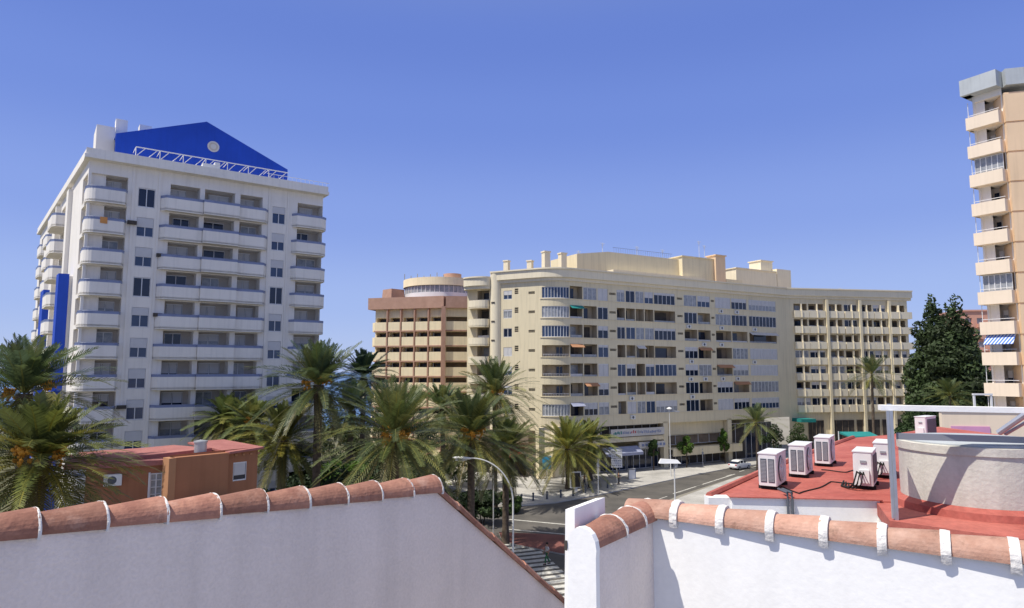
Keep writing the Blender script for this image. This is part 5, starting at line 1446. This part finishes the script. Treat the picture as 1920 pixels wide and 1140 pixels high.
def right_wall():
    corner = at(1224, 972, Y=5.95)                  # inner corner at the wall head
    cx = Vector((corner.x, corner.y)); zt = corner.z
    FB = Frame(cx, B)                               # sun-lit wall to the right
    FA = Frame(cx - A * 1.12, A)                    # shaded return, near end to corner
    th = .19
    t = Thing('parapet_wall', 'sunlit whitewashed parapet with clay coping tiles and a short shaded return', 'wall', (cx.x, cx.y, 10))
    # split line of the two tile courses on the corner diagonal
    mb = MB(); LB = 4.4
    zb = 9.0
    mb.face([FB(0, 0, zb), FB(LB, 0, zb), FB(LB, 0, zt), FB(0, 0, zt)])
    mb.face([FB(-th, -th, zb), FB(LB, -th, zb), FB(LB, -th, zt), FB(-th, -th, zt)][::-1])
    mb.face([FB(0, 0, zt), FB(LB, 0, zt), FB(LB, -th, zt), FB(-th, -th, zt)])
    t.part('wall', mb, M['stucco'])
    mb = MB()
    mb.face([FA(0, 0, zb), FA(1.12, 0, zb), FA(1.12, 0, zt), FA(0, 0, zt)])
    mb.face([FA(0, -th, zb), FA(1.12 + th, -th, zb), FA(1.12 + th, -th, zt), FA(0, -th, zt)][::-1])
    mb.face([FA(0, 0, zt), FA(1.12, 0, zt), FA(1.12 + th, -th, zt), FA(0, -th, zt)])
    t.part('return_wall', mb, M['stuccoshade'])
    # end of the return: thick rounded plaster nib
    mb = MB(); e = []
    prof = [(.02, zb), (.02, zt - .06)]
    for i in range(9):
        w_ = math.pi * i / 8; prof.append((-th / 2 + (th / 2 + .025) * math.cos(w_), zt - .01 + .15 * math.sin(w_)))
    prof += [(-th - .01, zt - .06), (-th - .02, zt - .26), (-th - .03, zt - .5), (-th - .03, zb)]
    f0 = [FA(-.06, o, z) for o, z in prof]; f1 = [FA(.0, o, z) for o, z in prof]
    mb.face(f0[::-1]); mb.face(f1)
    for i in range(len(prof)): j = (i + 1) % len(prof); mb.face([f0[i], f0[j], f1[j], f1[i]])
    t.part('end_pier', mb, M['stucco'], True)
    # buttress block leaning against the back of the return
    mb = MB()
    q = [FA(-.04, -th - .16, zb), FA(-.04, -th - .004, zb), FA(.62, -th - .004, zb), FA(.62, -th - .16, zb), FA(.08, -th - .11, zt + .22), FA(.08, -th - .03, zt + .235), FA(.62, -th - .03, zt + .235), FA(.62, -th - .11, zt + .22)]
    mb.hexa(q)
    t.part('buttress', mb, M['stucco'])
    mb = MB(); mb.fbox(FA, -.072, -.061, -th - .04, -th - .02, zt - .04, zt + .03); t.part('weep_hole', mb, M['dark'])
    o = -th / 2
    tile_course(t, FA(.0, o, zt + .005), FA(1.12 + th * .4, o, zt + .005), 3, .132, jw=.03)
    tile_course(t, FB(-.26, o + .012, zt + .02), FB(LB, o + .012, zt + .02), 12, .128, jw=.05, drop=.045, wall_in=.015, flare=.20, tm='paletile')
right_wall()

# ------------------------------------------------------------------ red flat roof with air conditioners and tank
ZR = 13.9
def red_roof():
    g = lambda px, py, z=ZR: at(px, py, z=z)
    pts = [g(1329, 932), g(1368, 931), g(1640, 937), g(1668, 976), g(1925, 1012), g(2080, 1012), g(2300, 870), g(1760, 800), g(1668, 815), g(1600, 821), g(1500, 857), g(1420, 890)]
    t = Thing('flat_roof_building', 'neighbouring low building with red coated flat roof and white parapet', 'building', (9, 13, 0))
    mb = MB(); mb.prism(ccw([(p.x, p.y) for p in pts]), ZR - .2, ZR); t.part('roof', mb, M['redroof'])
    mb = MB(); inn = ccw([(p.x, p.y) for p in pts]); cxy = Vector((sum(p[0] for p in inn) / len(inn), sum(p[1] for p in inn) / len(inn)))
    inn = [tuple(cxy + (Vector(p) - cxy) * .985) for p in inn]
    mb.prism(inn, 0, ZR - .203); t.part('wall', mb, M['white'])
    # white front upstand
    a, b = g(1367, 932), g(1640, 938)
    F = Frame((a.x, a.y), (b.x - a.x, b.y - a.y)); W = (Vector((b.x, b.y)) - Vector((a.x, a.y))).length
    mb = MB(); mb.fbox(F, 0, W, .004, .2, ZR - 1.2, ZR + .03); t.part('upstand', mb, M['stucco'])
    mb = MB(); mb.fbox(F, -.03, W + .03, -.08, .24, ZR + .034, ZR + .05); t.part('drip_edge', mb, M['redroof'])
    mb = MB(); mb.fbox(F, W + .004, W + .3, .004, .19, ZR - 1.2, ZR + .02); t.part('upstand', mb, M['redroof'])
    for s in (W * .38, W * .41):
        mb = MB(); mb.tube([F(s, -.3, ZR + .1), F(s, .23, ZR + .13), F(s, .25, ZR + .0), F(s, .25, ZR - 1)], .022, 6); t.part('drain_pipe', mb, M['acgrille'], True)
    # rounded edge lip at left
    l0, l1 = g(1329, 932), g(1600, 821); mb = MB(); mb.tube([(l0.x, l0.y, ZR + .02)] + [(g(px, py).x, g(px, py).y, ZR + .02) for px, py in ((1420, 890), (1500, 857))] + [(l1.x, l1.y, ZR + .02)], .06, 6); t.part('roof_lip', mb, M['redroof'], True)
    mb = MB(); e = g(1350, 931); mb.box(e.x - .25, e.x + .12, e.y - .2, e.y + .05, ZR - .25, ZR + .02); t.part('kerb_block', mb, M['stucco'])
red_roof()

def ac_unit(label, px, py, rot, w=.82, h=.58, dpt=.31, pipes=False, z=ZR):
    p = at(px, py, z=z)
    t = Thing('air_conditioner', label, 'air conditioner', (p.x, p.y, z), rot, 'rooftop air conditioners')
    mb = MB(); b = .02; z0 = .07
    def bevbox(x0, x1, y0, y1, z0, z1):
        mb.prism([(x0 + b, y0), (x1 - b, y0), (x1, y0 + b), (x1, y1 - b), (x1 - b, y1), (x0 + b, y1), (x0, y1 - b), (x0, y0 + b)], z0, z1)
    bevbox(-dpt / 2, dpt / 2, -w / 2, w / 2, z0, z0 + h); mb.prism([(-dpt / 2 - .01, -w / 2 - .01), (dpt / 2 + .01, -w / 2 - .01), (dpt / 2 + .01, w / 2 + .01), (-dpt / 2 - .01, w / 2 + .01)], z0 + h + .001, z0 + h + .02)
    t.part('casing', mb, M['acwhite'], local=True)
    mb = MB(); x = dpt / 2 + .003; cy = -.08; cz = z0 + h * .5; rr = h * .42
    mb.face([(x, cy + rr * math.cos(k * math.pi / 16), cz + rr * math.sin(k * math.pi / 16)) for k in range(32)], 0)
    for q in range(1, 7):
        r_ = rr * q / 6.5; mb.tube([(x + .02, cy + r_ * math.cos(k * math.pi / 12), cz + r_ * math.sin(k * math.pi / 12)) for k in range(25)], .005, 4, 1)
    for q in range(6):
        a = q * math.pi / 6; mb.tube([(x + .022, cy - rr * math.cos(a), cz - rr * math.sin(a)), (x + .022, cy + rr * math.cos(a), cz + rr * math.sin(a))], .005, 4, 1)
    for q in range(3):
        a = q * 2.09; mb.face([(x + .008, cy, cz), (x + .008, cy + rr * .85 * math.cos(a), cz + rr * .85 * math.sin(a)), (x + .008, cy + rr * .85 * math.cos(a + .9), cz + rr * .85 * math.sin(a + .9))], 2)
    t.part('fan_grille', mb, [M['acgrille'], M['acwhite'], M['acfin']], local=True)
    mb = MB()                                              # coil end with two tall grilles, and coil back
    for (xa, xb) in ((-dpt * .38, -dpt * .04), (dpt * .04, dpt * .38)):
        mb.box(xa, xb, -w / 2 - .006, -w / 2 - .002, z0 + .06, z0 + h - .08, 0)
        for k in range(16): zz = z0 + .08 + (h - .2) * k / 15; mb.box(xa + .01, xb - .01, -w / 2 - .012, -w / 2 - .0065, zz, zz + .015, 1)
    mb.box(-dpt / 2 - .006, -dpt / 2 - .002, -w * .46, w * .36, z0 + .05, z0 + h - .06, 0)
    for k in range(18): yy = -w * .44 + w * .78 * k / 17; mb.box(-dpt / 2 - .014, -dpt / 2 - .0065, yy - .004, yy + .004, z0 + .06, z0 + h - .07, 1)
    t.part('coil_grille', mb, [M['acgrille'], M['acfin']], local=True)
    for sy in (-.3, .3):
        mb = MB(); mb.box(-dpt / 2 - .03, dpt / 2 + .03, sy - .03, sy + .03, 0, z0 - .002); t.part('foot', mb, M['rubber'], local=True)
    mb = MB(); mb.box(-.1, .06, w / 2 + .002, w / 2 + .05, z0 + .05, z0 + .28); t.part('valve_cover', mb, M['acwhite'], local=True)
    mb = MB(); mb.box(-.06, .04, w / 2 + .002, w / 2 + .02, z0 + h - .18, z0 + h - .14); t.part('grip', mb, M['acfin'], local=True)
    if not pipes: return t
    mb = MB()
    for k in range(3):
        rq = random.Random(k + int(px)); mb.tube([(-.02 + .03 * k, w / 2 + .05, z0 + .2), (-.02 + .05 * k, w / 2 + .16, z0 + .26), (.02 + .06 * k, w / 2 + .22, .12), (.1 + .06 * k, w / 2 + .12, .03), (.25 + .06 * k, w / 2 - .1, .022), (.3 + .05 * k, w / 2 - .5 - .1 * k, .022)], .011 + .003 * k, 6)
    t.part('pipe', mb, M['rubber'], True, local=True)
    return t
RB = math.atan2(B.y, B.x)
ac_unit('nearest white air conditioner of the left row of three on the red roof', 1450, 912, RB, .86, .55)
ac_unit('white rooftop air conditioner in the middle of the left row of three', 1503, 891, RB, .82, .55)
ac_unit('white rooftop air conditioner at the far end of the left row of three', 1548, 871, RB, .82, .55)
ac_unit('white rooftop air conditioner with black pipes at its base, left of the tank frame', 1624, 912, RB + math.pi, .82, .58, pipes=True)
ac_unit('white rooftop air conditioner half hidden behind the steel post', 1660, 892, RB + math.pi, .86, .60, pipes=True)
ac_unit('white rooftop air conditioner behind the tank under the white cover', 1737, 822, RB + math.pi - .3, .9, .6)

for k, (lb, pts) in enumerate((('thin black cable snaking from the near air conditioner across the red roof', ((1448, 905), (1500, 925), (1560, 903), (1640, 908))), ('thin black cable crossing the red roof between the two rows of air conditioners', ((1540, 880), (1590, 885), (1630, 872), (1655, 880))))):
    P_ = [at(px, py, z=ZR + .02) for px, py in pts]; q_ = []
    for i in range(len(P_) - 1):
        for j in range(8): q_.append(P_[i].lerp(P_[i + 1], j / 8) + Vector((0, .05 * math.sin(j * .8 + i), 0)))
    mb = MB(); mb.tube([(v.x, v.y, ZR + .014) for v in q_], .011, 5); single('cable', mb, M['rubber'], lb, 'cable', smooth=True)

def tank():
    Y = 10.55
    ctr = Vector((at(1834, 900, Y=Y).x, Y)); R_ = 1.05
    t = Thing('water_tank', 'round weathered concrete water tank standing on the red roof', 'water tank', (ctr.x, ctr.y, ZR))
    H = 1.0
    mb = MB(); mb.lathe([(R_, 0), (R_ * 1.005, H * .4), (R_, H - .12)], (0, 0, 0), 72); t.part('wall', mb, M['concrete'], True, local=True)
    mb = MB(); mb.lathe([(R_, H - .12), (R_ + .025, H - .115), (R_ + .028, H), (R_ - .05, H + .01), (R_ - .06, H - .25), (0, H - .25)], (0, 0, 0), 72); t.part('rim', mb, M['concrete'], local=True)
    mb = MB(); mb.lathe([(R_ + .12, 0.001), (R_ + .10, .10), (R_ + .004, .16)], (0, 0, 0), 72); t.part('skirt', mb, M['redroof'], True, local=True)
    mb = MB(); mb.tube([(0.12, -R_ - .012, 0.2), (0.12, -R_ - .012, H - .15)], .008, 5); t.part('seam', mb, M['acfin'], local=True)
    mb = MB(); mb.lathe([(0, .03), (R_ - .1, .02), (R_ - .04, -.0), (R_ - .04, -.02), (0, -.02)], (0, 0, H + .03), 48)
    t.part('lid', mb, M['metalroof'], True, local=True)
tank()
def cover():
    # galvanised frame carrying a white sheet, seen almost edge-on
    p = at(1681, 975, z=ZR); Yp = p.y
    t = Thing('roof_shelter', 'white flat cover sheet on a galvanised frame above the tank', 'shelter', (p.x, p.y, ZR))
    zt = at(1660, 762, Y=Yp).z
    mb = MB(); mb.box(p.x - .022, p.x + .022, p.y - .022, p.y + .022, ZR, zt - .063); mb.box(p.x - .06, p.x - .024, p.y - .012, p.y + .012, ZR + .02, zt - .063); t.part('post', mb, M['metal'])
    mb = MB(); q = Vector((p.x + 1.1, p.y + 2.0, 0)); mb.box(q.x - .03, q.x + .03, q.y - .03, q.y + .03, ZR, zt - .063); t.part('post', mb, M['metal'])
    mb = MB(); q2 = Vector((p.x + 3.0, p.y - .5, 0)); mb.box(q2.x - .03, q2.x + .03, q2.y - .03, q2.y + .03, ZR, zt - .063); t.part('post', mb, M['metal'])
    a = at(1652, 760, Y=Yp + .05); b = at(2050, 780, Y=Yp - .55)
    mb = MB(); d = Vector((b.x - a.x, b.y - a.y)); n = Vector((-d.y, d.x)).normalized() * .16
    z0, z1 = a.z, b.z
    z0 = zt; z1 = zt - .02
    mb.hexa([(a.x, a.y, z0 - .06), (b.x, b.y, z1 - .06), (b.x + n.x, b.y + n.y, z1 - .06), (a.x + n.x, a.y + n.y, z0 - .06), (a.x, a.y, z0 + .015), (b.x, b.y, z1 + .015), (b.x + n.x, b.y + n.y, z1 + .015), (a.x + n.x, a.y + n.y, z0 + .015)])
    t.part('cover_sheet', mb, M['stucco'])
    # wire mesh side panel between the first two posts
    mb = MB(); e0 = Vector((p.x, p.y, ZR)); e1 = Vector((p.x + .42, p.y + .77, ZR)); zz = zt - .4
    nx = 16; nz = 26
    for k in range(nx + 1):
        c_ = e0.lerp(e1, k / nx); mb.tube([(c_.x, c_.y, ZR + .05), (c_.x, c_.y, zz)], .006, 4)
    for k in range(nz + 1):
        z_ = ZR + .05 + (zz - ZR - .05) * k / nz; mb.tube([(e0.x, e0.y, z_), (e1.x, e1.y, z_)], .006, 4)
    t.part('mesh_panel', mb, M['metal'])
    mb = MB(); u0 = at(1684, 812, Y=Yp + .02); u1 = at(2010, 822, Y=Yp - .12); v0 = at(1684, 824, Y=Yp + .02); v1 = at(2010, 834, Y=Yp - .12)
    mb.hexa([(v0.x, v0.y, v0.z), (v1.x, v1.y, v1.z), (v1.x, v1.y + .05, v1.z), (v0.x, v0.y + .05, v0.z), (u0.x, u0.y, u0.z), (u1.x, u1.y, u1.z), (u1.x, u1.y + .05, u1.z), (u0.x, u0.y + .05, u0.z)]); t.part('crossbar', mb, M['acfin'])
    mb = MB(); u0 = at(1872, 812, Y=12.4); u1 = at(1930, 772, Y=12.0); mb.tube([u0, u1], .055, 8); u0 = at(1884, 815, Y=12.4); u1 = at(1950, 776, Y=12.0); mb.tube([u0, u1], .03, 8); t.part('brace', mb, M['metal'], True)
cover()

# peach garden wall, pink panel, teal canopy, small white frame beyond the roof
def far_bits():
    P = at(1766, 790, Y=34); F = Frame(P, (1, -.2))
    z1 = at(1766, 771, Y=34).z; z0 = at(1766, 812, Y=34).z
    t = Thing('boundary_wall', 'peach rendered wall with a pink panel beneath the tower', 'wall', F(3, 0, 0))
    mb = MB(); mb.fbox(F, 0, 9, -.3, 0, 0, z1); t.part('wall', mb, M['peach'])
    mb = MB(); mb.fbox(F, -.05, 9, -.35, .06, z1 + .003, z1 + .08); t.part('coping', mb, M['peachd'])
    mb = MB(); mb.fbox(F, F.S(1783, 13), F.S(1856, 13), .003, .05, z0 - .5, z0 + .36); t.part('panel', mb, M['purple'])
    p = at(1600, 812, Y=62)
    t = Thing('awning', 'teal canvas awning showing above the far edge of the red roof', 'awning', (p.x, p.y, 0))
    a, b = at(1578, 808, Y=62), at(1634, 805, Y=62); zz = a.z
    mb = MB(); mb.hexa([(a.x, 60.6, zz - .45), (b.x, 60.6, zz - .45), (b.x, 62.4, zz - .3), (a.x, 62.4, zz - .3), (a.x, 60.6, zz - .38), (b.x, 60.6, zz - .38), (b.x, 62.4, zz - .1), (a.x, 62.4, zz - .1)])
    mb.box(a.x, b.x, 60.57, 60.6, zz - .75, zz - .36); t.part('canvas', mb, M['teal'])
    mb = MB()
    for x in (a.x + .1, b.x - .1):
        mb.tube([(x, 60.8, 0), (x, 60.8, zz - .4)], .05, 6); mb.tube([(x, 62.8, 0), (x, 62.8, zz - .1)], .05, 6)
    t.part('leg', mb, M['lampgrey'])
    for k, (px0, px1) in enumerate(((1586, 1600), (1606, 1622))):
        pass
    t = Thing('pergola', 'small white pipe frame beside the tower foot', 'frame', (at(1840, 760, Y=58).x, 58, 0))
    a, b = at(1826, 741, Y=58), at(1858, 741, Y=58); zz = a.z
    mb = MB()
    for x in (a.x, b.x): mb.box(x - .07, x + .07, 57.93, 58.07, 0, zz)
    t.part('post', mb, M['frame']); mb = MB(); mb.box(a.x - .1, b.x + .1, 57.9, 58.1, zz + .003, zz + .15); t.part('beam', mb, M['frame'])
far_bits()
